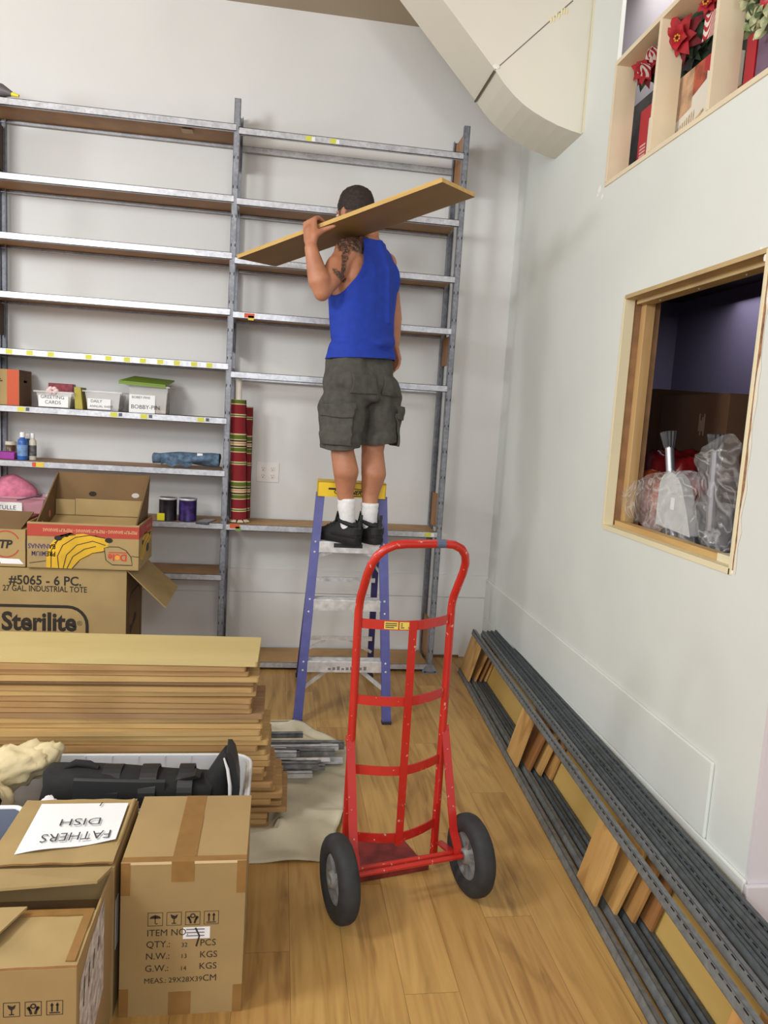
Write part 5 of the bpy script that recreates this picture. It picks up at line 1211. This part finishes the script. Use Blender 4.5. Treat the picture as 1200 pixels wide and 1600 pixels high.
gift(2.985, 3.185, 1.468, 2.862, 'red and white printed package in the leftmost bay of the high shelf', False)
gift(2.60, 2.875, 1.462, 2.858, 'white and red package with a tan picture in the second bay of the high shelf', True)
DK = mat('grey_backing', (104, 104, 100), .8, 0, .25, 8)
tag(MB().b2((1.60, 3.06, NZ0), (1.66, 3.62, NZ1-.02), DK).build('grey_box', bevel=.002), 'grey box at the back of the leftmost bay of the high shelf', 'box')
tag(MB().b2((1.60, 2.50, NZ0), (1.66, 3.04, NZ1+.06), mat('dark_backing', (52, 56, 50), .8, 0, .25, 8)).build('dark_box', bevel=.002), 'dark box at the back of the second bay of the high shelf', 'box')
# third bay
y0 = ptop(1178, 120, 1.47).y; y1 = ptop(1164, 120, 1.47).y
tag(MB().b2((1.468, 2.385, NZ0), (1.56, 2.440, NZ0+.24), BXR).build('red_box', bevel=.002), 'narrow red box standing in the third bay of the high shelf', 'box')
tag(MB().b2((1.47, 2.22, NZ0), (1.58, 2.378, NZ0+.24), mat('mauve_box', (122, 96, 124), .5, 0, .2, 8)).build('mauve_box', bevel=.002), 'mauve box at the right edge of the third bay', 'box')
tag(MB().b2((1.47, 2.445, NZ0), (1.56, 2.560, NZ0+.10), wood('tan_tray', (150, 100, 60), (110, 70, 40), 1)).build('wooden_tray', bevel=.002), 'brown tray at the foot of the third divider', 'tray')
LEAFG = mat('variegated_leaf', (92, 110, 62), .7, 0, .1, 30, col2=(206, 206, 168)); LEAFD = mat('holly_leaf', (66, 88, 50), .7, 0, .3, 30)
t = thing('leaf_garland', 'pale variegated leaf garland at the top of the third bay', 'garland', tuple(ptop(1178, 30, 1.42)))
mb = MB(); rr = random.Random(12)
for k in range(70):
    c = ptop(rr.uniform(1160, 1205), rr.uniform(-25, 50), rr.uniform(1.40, 1.50)); d = V((rr.uniform(-.4, .2), rr.uniform(-1, 1), rr.uniform(-1, .6)))
    petal(mb, c, d, V((-1, -.4, -.2)), rr.uniform(.035, .06), rr.uniform(.012, .02), LEAFG if k % 3 else LEAFD)
mb.build('leaves', t)
tag(MB().ball(ptop(1204, 2, 1.42), .03, BXR, 16).build('red_bauble'), 'red bauble at the top right among the pale leaves', 'ornament')

FLK = mat('paint_flake', (240, 240, 236), .7); rr = random.Random(6); fl_ = MB()
for px, py, r_ in ((937, 296, .016), (941, 307, .012), (934, 305, .009), (985, 462, .008), (1190, 392, .012), (1196, 402, .010), (1143, 892, .012), (942, 822, .008), (1198, 470, .010)):
    q = ptop(px, py, XR-.0004); fl_.prism([q+V((0, r_*rr.uniform(.6, 1.1)*math.cos(k), r_*rr.uniform(.7, 1.3)*math.sin(k))) for k in [2*PI*j/7 for j in range(7)]], (-.0012, 0, 0), FLK)
struct(fl_, 'trim_7')
# ------------------------------------------------------------------ the man on the ladder with a board on his shoulder
BP0, BP1, BP3 = V((-.252, 3.945, 2.272)), V((.610, 3.123, 2.489)), V((-.062, 4.146, 2.287))
e1 = (BP1-BP0).normalized(); e2 = (BP3-BP0); e2 = (e2-e1*e2.dot(e1)).normalized(); e3 = e1.cross(e2)
BL, BWd, BT = (BP1-BP0).length, .28, .018
HB = wood('carried_board_face', (142, 112, 66), (130, 100, 56), 0, 4, .6, 5, .0002); HBE = wood('carried_board_edge', (206, 172, 104), (184, 148, 84), 0, 8, .7, 9, .0008)  # masonite brown, deepened by the underside's shade put into the colour
mb = MB(); Mb = Matrix((e1, e2, e3)).transposed()
mb.box((0, 0, 0), (BL, BWd-.003, BT), HB); mb.b2((-BL/2, -BWd/2, -BT/2), (BL/2, -BWd/2+.0015, BT/2), HBE); mb.b2((-BL/2-.0005, -BWd/2, -BT/2), (-BL/2, BWd/2, BT/2), HBE); mb.b2((BL/2, -BWd/2, -BT/2), (BL/2+.0005, BWd/2, BT/2), HBE); mb.b2((-BL/2, BWd/2-.0015, -BT/2), (BL/2, BWd/2, BT/2), HBE)
o = mb.build('carried_board', origin=(0, 0, 0))
M4 = Mb.to_4x4(); M4.translation = BP0 + e1*BL/2 + e2*BWd/2 - e3*BT/2; o.matrix_world = M4
tag(o, 'brown shelf board carried on the man\'s shoulder', 'board')

Fw = V((-.62, .78, 0)).normalized(); Rw = V((Fw.y, -Fw.x, 0))      # facing away and left; his right
man = thing('person', 'man in blue tank top and grey cargo shorts on the ladder, seen from behind', 'person', (.42, 3.64, .874))
def remesh(mb, name, voxel, smooth_it=6, fac=.5, post=None):
    """fuse overlapping closed shapes into one continuous surface"""
    me = bpy.data.meshes.new('tmp'); me.from_pydata([tuple(p) for p in mb.v], [], mb.f)
    bm = bmesh.new(); bm.from_mesh(me); bmesh.ops.remove_doubles(bm, verts=bm.verts, dist=1e-5); bmesh.ops.recalc_face_normals(bm, faces=bm.faces); bm.to_mesh(me); bm.free()
    ob = bpy.data.objects.new('tmp', me); COL.objects.link(ob)
    r = ob.modifiers.new('r', 'REMESH'); r.mode = 'VOXEL'; r.voxel_size = voxel; r.use_smooth_shade = True
    s_ = ob.modifiers.new('s', 'SMOOTH'); s_.factor = fac; s_.iterations = smooth_it
    res = bpy.data.meshes.new_from_object(ob.evaluated_get(bpy.context.evaluated_depsgraph_get()))
    bpy.data.objects.remove(ob); bpy.data.meshes.remove(me); res.name = name
    return res
def link_mesh(me, name, parent, mt, shift=True):
    root = V(parent['_o'])
    for v in me.vertices: v.co -= root
    me.materials.clear(); me.materials.append(mt)
    for p in me.polygons: p.use_smooth = True
    ob = bpy.data.objects.new(name, me); COL.objects.link(ob); ob.parent = parent; ob['_o'] = tuple(root); return ob
def ering(c, a, b, fwd, right, z=None, n=32, p=2.3, tilt=None):
    out = []
    for k in range(n):
        q = 2*PI*k/n; cx, sx = math.cos(q), math.sin(q)
        out.append(V(c) + right*(a*math.copysign(abs(cx)**(2/p), cx)) + fwd*(b*math.copysign(abs(sx)**(2/p), sx)))
    return out
# joints
pel = at(563, 592, 3.70); wai = at(565, 548, 3.72); rib = at(566, 490, 3.745); che = at(566, 440, 3.765); shl = at(567, 402, 3.785); nkb = at(573, 380, 3.81); nk = at(574, 362, 3.85)
hd = at(553, 335, 3.922)
Ls, Le, Lw = at(546, 391, 3.66), at(503, 457, 3.545), at(486, 388, 3.545)
Rs, Re, Rw_ = at(604, 413, 3.875), at(615, 478, 3.88), at(617, 537, 3.84)
Lh, Lk, La = at(541, 618, 3.655), at(535, 706, 3.61), at(541, 795, 3.622)
Rh, Rk, Ra = at(588, 618, 3.745), at(582, 708, 3.70), at(577, 802, 3.655)
def torso(mb, inf=0):
    rg = [(pel-Z_*.07, .150, .105), (pel, .172, .122), (wai-Z_*.02, .166, .112), (wai+Z_*.05, .160, .106), (rib, .168, .112), (che, .183, .122), (che+Z_*.06, .186, .118), (shl, .170, .098), (shl+Z_*.035, .130, .078), (nkb+Z_*.02, .080, .064)]
    mb.loft([ering(c, a+inf, b+inf, Fw, Rw) for c, a, b in rg], SKINM)
    for s_, jt in ((-1, Ls), (1, Rs)):
        mb.cone(shl+Rw*s_*.05+Z_*.01, jt+V((0, 0, .004)), .062+inf, .050+inf, SKINM)
        mb.ball(che+Rw*s_*.105+Fw*-.05+Z_*.02, (.075+inf, .06+inf, .095+inf), SKINM, 16, RZ(math.atan2(Rw.y, Rw.x)))
    return mb
def skin_material():
    k = NT('skin'); n = k.n('ShaderNodeTexNoise'); n.inputs['Scale'].default_value = 14; n.inputs['Detail'].default_value = 4; k.l(k.coord(), n.inputs['Vector'])
    c = k.ramp(n.outputs[0], [(.3, (168, 112, 84)), (.7, (188, 130, 100))])
    at_ = k.n('ShaderNodeAttribute', attribute_name='tattoo_ink')
    n2 = k.n('ShaderNodeTexNoise'); n2.inputs['Scale'].default_value = 75; n2.inputs['Detail'].default_value = 3; n2.inputs['Distortion'].default_value = 1.2; k.l(k.coord(), n2.inputs['Vector'])
    r2 = k.ramp(n2.outputs[0], [(.42, (1, 1, 1, 1)), (.66, (.4, .4, .4, 1))])
    f = k.mix(1.0, at_.outputs['Color'], r2, 'MULTIPLY')
    k.l(k.mix(f, c, (42, 38, 38)), k.b.inputs['Base Color']); k.b.inputs['Roughness'].default_value = .5
    k.b.inputs['Subsurface Weight'].default_value = .08; k.b.inputs['Subsurface Radius'].default_value = (.012, .005, .003)
    return k.m
SKINM = skin_material()
B = MB(); torso(B)
# neck and head
B.cone(nkb-Z_*.02, nk+Z_*.01, .066, .058, SKINM); B.cone(nk, hd-Z_*.05-Fw*.01, .057, .060, SKINM)
hM = RZ(math.atan2(Rw.y, Rw.x))
B.ball(hd+Z_*.02-Fw*.012, (.078, .095, .093), SKINM, 24, hM); B.ball(hd-Z_*.04+Fw*.03, (.058, .066, .072), SKINM, 20, hM); B.ball(hd-Z_*.085+Fw*.062, (.030, .026, .026), SKINM, 14, hM)
for s_ in (-1, 1):
    B.ball(hd+Rw*s_*.078-Z_*.01-Fw*.006, (.010, .019, .032), SKINM, 14, hM); B.ball(hd+Rw*s_*.084-Z_*.005-Fw*.014, (.006, .014, .026), SKINM, 12, hM)
    B.ball(hd+Rw*s_*.032+Fw*.078+Z_*.012, (.020, .012, .010), SKINM, 10, hM); B.ball(hd+Rw*s_*.045+Fw*.06-Z_*.03, (.026, .022, .022), SKINM, 10, hM)
B.cone(hd+Fw*.088+Z_*.008, hd+Fw*.108-Z_*.032, .010, .014, SKINM, 10)
for dz in (-.060, -.070): B.ball(hd+Fw*.088+Z_*dz, (.024, .010, .006), SKINM, 10, hM)
# arms
B.ball(Ls+V((-.008, 0, -.012)), (.066, .064, .072), SKINM, 20); B.cone(Ls, Ls.lerp(Le, .45), .060, .056, SKINM); B.cone(Ls.lerp(Le, .40)+V((-.006, -.006, .0)), Ls.lerp(Le, .75), .056, .048, SKINM); B.cone(Ls.lerp(Le, .7), Le, .047, .040, SKINM)
B.ball(Ls+Z_*.03+V((.01, .03, 0)), (.055, .055, .04), SKINM, 16)
B.cone(Le, Le.lerp(Lw, .28)+V((.004, 0, 0)), .040, .053, SKINM); B.cone(Le.lerp(Lw, .28), Le.lerp(Lw, .72), .052, .039, SKINM); B.cone(Le.lerp(Lw, .7), Lw, .038, .031, SKINM)
B.ball(Rs, (.053, .053, .058), SKINM, 18); B.cone(Rs, Rs.lerp(Re, .5), .050, .046, SKINM); B.cone(Rs.lerp(Re, .5), Re, .045, .036, SKINM)
B.cone(Re, Re.lerp(Rw_, .35), .037, .041, SKINM); B.cone(Re.lerp(Rw_, .3), Rw_, .041, .026, SKINM)
# left hand gripping the board's near edge
hmid = BP0 + e1*(BL*.425)                      # top of the near edge under the hand
kn = []
for i in range(4):                              # index (towards the head) to little finger
    off = e1*(.030-.0205*i); ln = (.95, 1.05, 1, .82)[i]
    k0 = hmid + off + e3*(.020-.002*i) - e2*.022; k1 = k0 + e2*.030*ln + e3*.010; k2 = k1 + e2*.026*ln - e3*.008; k3 = k2 + e2*.020*ln - e3*.006
    k1.z = max(k1.z, 0); kn.append(k0)
    for p, q, r1, r2 in ((k0, k1, .0120, .0110), (k1, k2, .0108, .0098), (k2, k3, .0096, .0082)): B.cone(p, q, r1, r2, SKINM, 12)
    B.cone(Lw.lerp(k0, .28)+e1*(.012-.008*i), k0, .0165, .0118, SKINM, 12)
B.cone(Lw, (kn[1]+kn[2])/2-(kn[1]+kn[2]-Lw*2)/2*.35, .026, .027, SKINM, 14)
th0 = Lw.lerp(kn[0], .42)+e1*.014; th1 = hmid+e1*.052-e3*(BT+.016)+e2*.000; th2 = hmid+e1*.083-e3*(BT+.011)+e2*.012; th3 = hmid+e1*.106-e3*(BT+.009)+e2*.018
B.cone(Lw.lerp(th0, .4), th0, .020, .018, SKINM, 12); B.cone(th0, th1, .0175, .0135, SKINM, 12); B.cone(th1, th2, .0130, .0115, SKINM, 12); B.cone(th2, th3, .0115, .0090, SKINM, 12)
# right hand hanging loosely in front of the hip
hdn = (Rw_-Re).normalized(); fr_ = Fw; pal = Rw_+hdn*.075+Fw*.012
for i in range(4):
    k0 = Rw_+hdn*.082+Fw*(.034-.021*i); ln = (.95, 1.05, 1, .8)[i]; k1 = k0+hdn*.036*ln-Rw*.006; k2 = k1+hdn*.024*ln-Rw*.014; k3 = k2+hdn*.014*ln-Rw*.016
    B.cone(Rw_.lerp(k0, .25), k0, .016, .0112, SKINM, 12)
    for p, q, r1, r2 in ((k0, k1, .0100, .0092), (k1, k2, .0090, .0082), (k2, k3, .008, .007)): B.cone(p, q, r1, r2, SKINM, 10)
q0 = Rw_+hdn*.03+Fw*.022; q1 = q0+hdn*.035+Fw*.024-Rw*.012; q2 = q1+hdn*.028+Fw*.004-Rw*.008
B.cone(q0, q1, .0145, .0115, SKINM, 10); B.cone(q1, q2, .0110, .0085, SKINM, 10)
# legs
for hp, k, a in ((Lh, Lk, La), (Rh, Rk, Ra)):
    B.cone(hp, hp.lerp(k, .5), .088, .074, SKINM, 20); B.cone(hp.lerp(k, .5), k, .074, .055, SKINM, 20)
    cal = k.lerp(a, .34)-Fw*.016; B.cone(k, cal, .057, .063, SKINM, 20); B.cone(cal, k.lerp(a, .68), .063, .044, SKINM, 18); B.cone(k.lerp(a, .68), a+Z_*.02, .043, .037, SKINM, 16)
    B.cone(a+Z_*.02, a-Z_*.02, .034, .033, SKINM, 14)
bme = remesh(B, 'body', .0052, 5, .5)
# tattoo: a plume over the shoulder cap running down to a fluke on the upper arm
ink = bme.color_attributes.new('tattoo_ink', 'FLOAT_COLOR', 'POINT')
def seg_d(p, a, b, r):
    t_ = max(0, min(1, (p-a).dot(b-a)/(b-a).length_squared)); return (p-a.lerp(b, t_)).length/r
T = lambda px, py: at(px, py, 3.60)
ink_shapes = [(T(535, 377), T(565, 371), 11), (T(535, 384), T(562, 384), 9), (T(557, 388), T(566, 391), 6), (T(543, 390), T(539, 402), 6), (T(539, 402), T(536, 424), 3.6), (T(524, 424), T(534, 430), 4), (T(531, 430), T(536, 437), 4.6), (T(521, 421), T(527, 426), 2.4)]
inv = [cam.matrix_world.inverted()]
def px_of(p):
    d = p-CAM; z = d.dot(FW); return 600+FPX*d.dot(RT)/z, 800-FPX*d.dot(UP)/z
SH = [((px_of(a)), (px_of(b)), r) for a, b, r in ink_shapes]
out_dir = V((-.25, -1, .1)).normalized()          # outer side of the raised arm
for i, v in enumerate(bme.vertices):
    val = 0
    if (v.co-Ls).length < .24 and v.normal.dot(out_dir) > .0:
        x, y = px_of(v.co)
        for (ax_, ay_), (bx_, by_), r in SH:
            dx, dy = bx_-ax_, by_-ay_; t_ = max(0, min(1, ((x-ax_)*dx+(y-ay_)*dy)/(dx*dx+dy*dy+1e-9)))
            d = math.hypot(x-ax_-dx*t_, y-ay_-dy*t_)/r; d += .35*mnoise.noise(v.co*60)
            val = max(val, max(0, min(1, (1.15-d)*3)))
    ink.data[i].color = (val, val, val, 1)
link_mesh(bme, 'body', man, SKINM)

# clothing ------------------------------------------------------------
def cut(me, planes):
    bm = bmesh.new(); bm.from_mesh(me)
    for co, no in planes: bmesh.ops.bisect_plane(bm, geom=bm.verts[:]+bm.edges[:]+bm.faces[:], plane_co=co, plane_no=no, clear_outer=True)
    bm.to_mesh(me); bm.free(); me.update(); return me
def displace(me, fn):
    nn = [v.normal.copy() for v in me.vertices]
    for v, n_ in zip(me.vertices, nn): v.co += n_*fn(v.co)
    me.update(); return me
CLBLUE = mat('royal_blue_jersey', (24, 58, 168), .85, 0, .08, 30, .0004)
tm = remesh(torso(MB(), .011), 'tank_top', .007, 8, .5)
up_ = V((0, 0, 1))
hem = wai + V((0, 0, 0)); hem_z = at(565, 567, 3.60).z
lat = Rw
def tank_fold(p):
    h = p.z-hem_z; s_ = (p-che).dot(Rw); f = .003*mnoise.noise(p*8)+.003*mnoise.noise(V((p.x*14,p.y*14,p.z*4)))
    f += .020*math.exp(-((h-.10-.03*s_*6)/.022)**2)*(.5+.5*math.sin(s_*20+1)) - .006*math.exp(-((h-.075+.15*s_)/.014)**2)
    f += .013*math.exp(-((h-.03-.25*s_)/.015)**2)
    if p.z > rib.z-.05: f += .010*math.exp(-(((p-che).dot(Rw)-.05)/.018)**2)*(1 if (p-che).dot(Fw) < 0 else 0)
    f += .016*max(0, 1-h/.07)
    return f
displace(tm, tank_fold)
aL = shl - Rw*.092; aR = shl + Rw*.140
cut(tm, [(V((0, 0, hem_z)), V((.06, 0, -1))),
         (aL, (-Rw*.90+Z_*.44).normalized()), (aR, (Rw*.95+Z_*.30).normalized()),
         (nkb+Z_*-.012-Fw*.03, (Z_*.9+Fw*.25).normalized())])
ob = link_mesh(tm, 'tank_top', man, CLBLUE); ob['label'] = 'royal blue tank top'
sd = ob.modifiers.new('solid', 'SOLIDIFY'); sd.thickness = .004; sd.offset = 0
# shorts
SHORT = mat('grey_cargo_cloth', (76, 75, 70), .9, 0, .12, 40, .0005)
S = MB(); S.loft([ering(c, a, b, Fw, Rw) for c, a, b in ((pel-Z_*.10, .175, .135), (pel-Z_*.03, .186, .142), (pel+Z_*.04, .182, .132), (wai-Z_*.02, .174, .121), (wai+Z_*.05, .167, .114))], SHORT)
for hp, k, sg in ((Lh, Lk, -1), (Rh, Rk, 1)):
    S.ball(hp-Fw*.045+Z_*.02+Rw*sg*-.01, (.088, .09, .10), SHORT, 18)
    c0, c1 = hp+Rw*sg*.012, k+Rw*sg*.008-Z_*.02
    S.loft([ering(c0.lerp(c1, f), a, b, Fw, Rw, p=2.2) for f, a, b in ((-.12, .096, .112), (.25, .104, .116), (.6, .098, .108), (1.0, .094, .102), (1.2, .094, .102))], SHORT)
sme = remesh(S, 'shorts', .0075, 9, .5)
def short_fold(p):
    f = .009*mnoise.noise(p*13)+.015*mnoise.noise(V((p.x*16, p.y*16, p.z*5)))
    for c in (Lh, Rh):
        d = p-c; f += .013*math.sin(26*(d.dot(Rw)*.8+d.z*.9)+2*math.sin(d.z*20))*math.exp(-(d.length/.16)**2)
    f += .004*math.sin(p.z*95+6*mnoise.noise(p*7))*(1 if p.z < Lk.z+.10 else .25)
    return f
displace(sme, short_fold)
hemL, hemR = at(530, 698, 3.6).z, at(585, 711, 3.7).z
full = sme.copy()
cut(sme, [(V((0, 0, hem_z+.045)), V((0, 0, 1))), (V((Lk.x, Lk.y, hemL)) , V((.10, .12, -1)).normalized())])
ob = link_mesh(sme, 'shorts', man, SHORT); ob['label'] = 'dark grey cargo shorts'
sd = ob.modifiers.new('solid', 'SOLIDIFY'); sd.thickness = .005; sd.offset = 0
# pockets: patches of the shorts' own surface, cut to shape and lifted
def patch(name, planes, lift, thick=.005):
    me = full.copy(); cut(me, planes)
    nn = [v.normal.copy() for v in me.vertices]
    for v, n_ in zip(me.vertices, nn): v.co += n_*lift
    p = link_mesh(me, name, ob, SHORT); m_ = p.modifiers.new('solid', 'SOLIDIFY'); m_.thickness = thick; m_.offset = 0
    return p
for c, sg in ((Lh.lerp(Lk, .55), -1), (Rh.lerp(Rk, .55), 1)):
    out = (Rw*sg*.92 - Fw*.38).normalized(); tn = Z_.cross(out)
    z0, z1 = c.z-.085, c.z+.105
    side = [(c+out*.02, -out), (c+tn*.078, tn), (c-tn*.078, -tn)]
    patch('cargo_pocket', side+[(V((0, 0, z0)), -Z_), (V((0, 0, z1-.03)), Z_)], .012, .008)
    patch('pocket_flap', side+[(V((0, 0, z1-.062)), -Z_), (V((0, 0, z1)), Z_)], .021, .005)
bk = (-Fw); tnb = Z_.cross(bk)
for sg in (-1, 1):
    c = pel-Z_*.02+Rw*sg*.085-Fw*.10
    side = [(c+Fw*.06, Fw), (c+Rw*.062, Rw), (c-Rw*.062, -Rw)]
    patch('back_pocket', side+[(V((0, 0, c.z-.055)), -Z_), (V((0, 0, c.z+.035)), Z_)], .006, .004)
WB = MB(); 
side = [(pel, Fw*.01+Z_*-1)]
# hair
HAIR = mat('dark_short_hair', (44, 32, 26), .75, 0, .45, 160, .003)
Hm = MB().ball(hd+Z_*.026-Fw*.014, (.088, .104, .100), HAIR, 32, hM)
hme = remesh(Hm, 'hair', .006, 2, .4)
displace(hme, lambda p: .004*mnoise.noise(p*90)+.003*mnoise.noise(p*40)+(.010 if p.z > hd.z+.06 else 0)*(max(0, min(1, (p.z-hd.z-.06)/.04))))
cut(hme, [(hd+Z_*.005-Fw*.01, (-Z_*.86+Fw*.12).normalized()), (hd+Fw*.062+Z_*.05, (Fw*.9-Z_*.45).normalized())])
link_mesh(hme, 'hair', man, HAIR)
FADE = mat('faded_hair', (98, 74, 60), .8, 0, .3, 200, .001)
Hm = MB().ball(hd+Z_*.018-Fw*.013, (.082, .0985, .0965), FADE, 32, hM); fme = remesh(Hm, 'hair_fade', .006, 2, .4)
cut(fme, [(hd-Z_*.030-Fw*.01, (-Z_*.95+Fw*.1).normalized()), (hd+Fw*.045, (Fw*.95-Z_*.3).normalized()), (hd+Z_*.02, (Z_*.9-Fw*.05).normalized())])
ob2 = link_mesh(fme, 'hair_fade', man, FADE); ob2['label'] = 'clipped hair at the sides and nape'
EYE = mat('eye_white', (220, 216, 210), .3); IRIS = mat('iris_brown', (60, 40, 28), .3)
for s_ in (-1, 1):
    ey = MB().ball(hd+Rw*s_*.032+Fw*.083-Z_*.004, .0095, EYE, 12); ey.ball(hd+Rw*s_*.032+Fw*.0905-Z_*.004, (.004, .004, .004), IRIS, 8); ey.build('eye', man)
    MB().tube([hd+Rw*s_*(.016+.011*k)+Fw*(.090-.003*k*k)+Z_*(.022+.002*math.sin(k)) for k in range(4)], .0035, HAIR, 6).build('eyebrow', man)
# socks and shoes
SOCK = mat('white_sock', (232, 232, 236), .9, 0, .04, 60, .0008); SHB = mat('black_shoe_mesh', (26, 26, 28), .7, 0, .3, 90, .001); SHS = mat('black_shoe_sole', (20, 20, 22), .55, 0, .2, 40); LACE = mat('shoe_trim', (46, 48, 52), .4)
STEPZ = .8755
def shoe(an, fdir, heel):
    f = V(fdir).normalized(); s_ = Z_.cross(f)*-1
    h = V(heel); h.z = STEPZ
    def pt(u_, w_, z): return h + f*(u_*1.09) + s_*(w_*1.14) + Z_*(z*1.26)
    prof = ((-.004, .020), (.02, .034), (.06, .038), (.11, .036), (.16, .043), (.20, .047), (.24, .040), (.265, .024), (.274, .008))
    out_ = [(u_, w_) for u_, w_ in prof] + [(u_, -w_*.95) for u_, w_ in reversed(prof)]
    so = MB().loft([[pt(u_*1.01-.001, w_*k, z) for u_, w_ in out_] for k, z in ((.93, 0), (1.0, .006), (1.03, .022), (.98, .034))], SHS, True)
    for k in range(11): so.box(pt(.02+k*.023, .043 if .12 < k*.023 < .22 else .037, .014), (.010, .008, .020), SHS, RZ(math.atan2(f.y, f.x)))
    so.build('shoe_sole', man)
    rings = []
    for u_, hw_, zt in ((-.006, .016, .070), (.004, .030, .084), (.03, .037, .086), (.07, .038, .086), (.105, .037, .094), (.14, .038, .078), (.18, .041, .062), (.215, .040, .050), (.25, .030, .042), (.268, .012, .036)):
        z0 = .028
        rings.append([pt(u_, hw_*math.cos(q)*(1 if math.sin(q) < 0 else 1-.10*math.sin(q)), (z0+(zt-z0)*max(0, math.sin(q))) if math.sin(q) >= 0 else z0+.004*math.sin(q)) for q in [2*PI*k/22 for k in range(22)]])
    up = MB().loft(rings, SHB); sh = up.build('shoe_upper', man); sh['label'] = 'black athletic shoe'
    # padded collar, heel counter, pull tab, laces, tongue
    col = MB().tube([pt(.060+.056*math.cos(q), .0335*math.sin(q), .084+.010*math.cos(q)) for q in [2*PI*k/20 for k in range(20)]], .011, SHB, 10, closed=True); col.build('collar', sh)
    MB().sweep([pt(-.010+.004*math.sin(k*1.3), 0, .055+k*.016) for k in range(5)], [(-.009, -.002), (.009, -.002), (.009, .002), (-.009, .002)], LACE, side=s_, smooth=False).build('pull_tab', sh)
    MB().sweep([pt(.022-.034*math.cos(q), .037*math.sin(q), .052) for q in [-1.4+k*.2 for k in range(15)]], [(-.014, -.002), (.014, -.002), (.014, .002), (-.014, .002)], SHS, side=Z_, smooth=False).build('heel_counter', sh)
    MB().prism([pt(.124, -.022, .080), pt(.124, .022, .080), pt(.112, .020, .122), pt(.112, -.020, .122)], tuple(f*.008), SHB).build('tongue', sh, bevel=.003)
    for k in range(4): MB().tube([pt(.130+k*.020, -.026, .070-k*.007), pt(.135+k*.020, 0, .086-k*.009), pt(.140+k*.020, .026, .070-k*.007)], .0028, LACE, 6).build('lace', sh)
    c = V((an.x, an.y, 0)); b_ = pt(.066, 0, .072)
    sk = MB().loft([ering(cc, r, r*1.08, f, s_, n=24, p=2) for cc, r in ((b_-Z_*.035, .034), (b_, .037), (an.lerp(b_, .45), .0375), (an+Z_*.0, .0405), (an+Z_*.015, .0425), (an+Z_*.028, .0410), (an+Z_*.040, .0435), (an+Z_*.052, .0430), (an+Z_*.0535, .038))], SOCK)
    sk.build('sock', man)
shoe(La, (-.66, .75, 0), at(559, 849, 3.578))
shoe(Ra, (-.50, .86, 0), at(590, 850, 3.600))
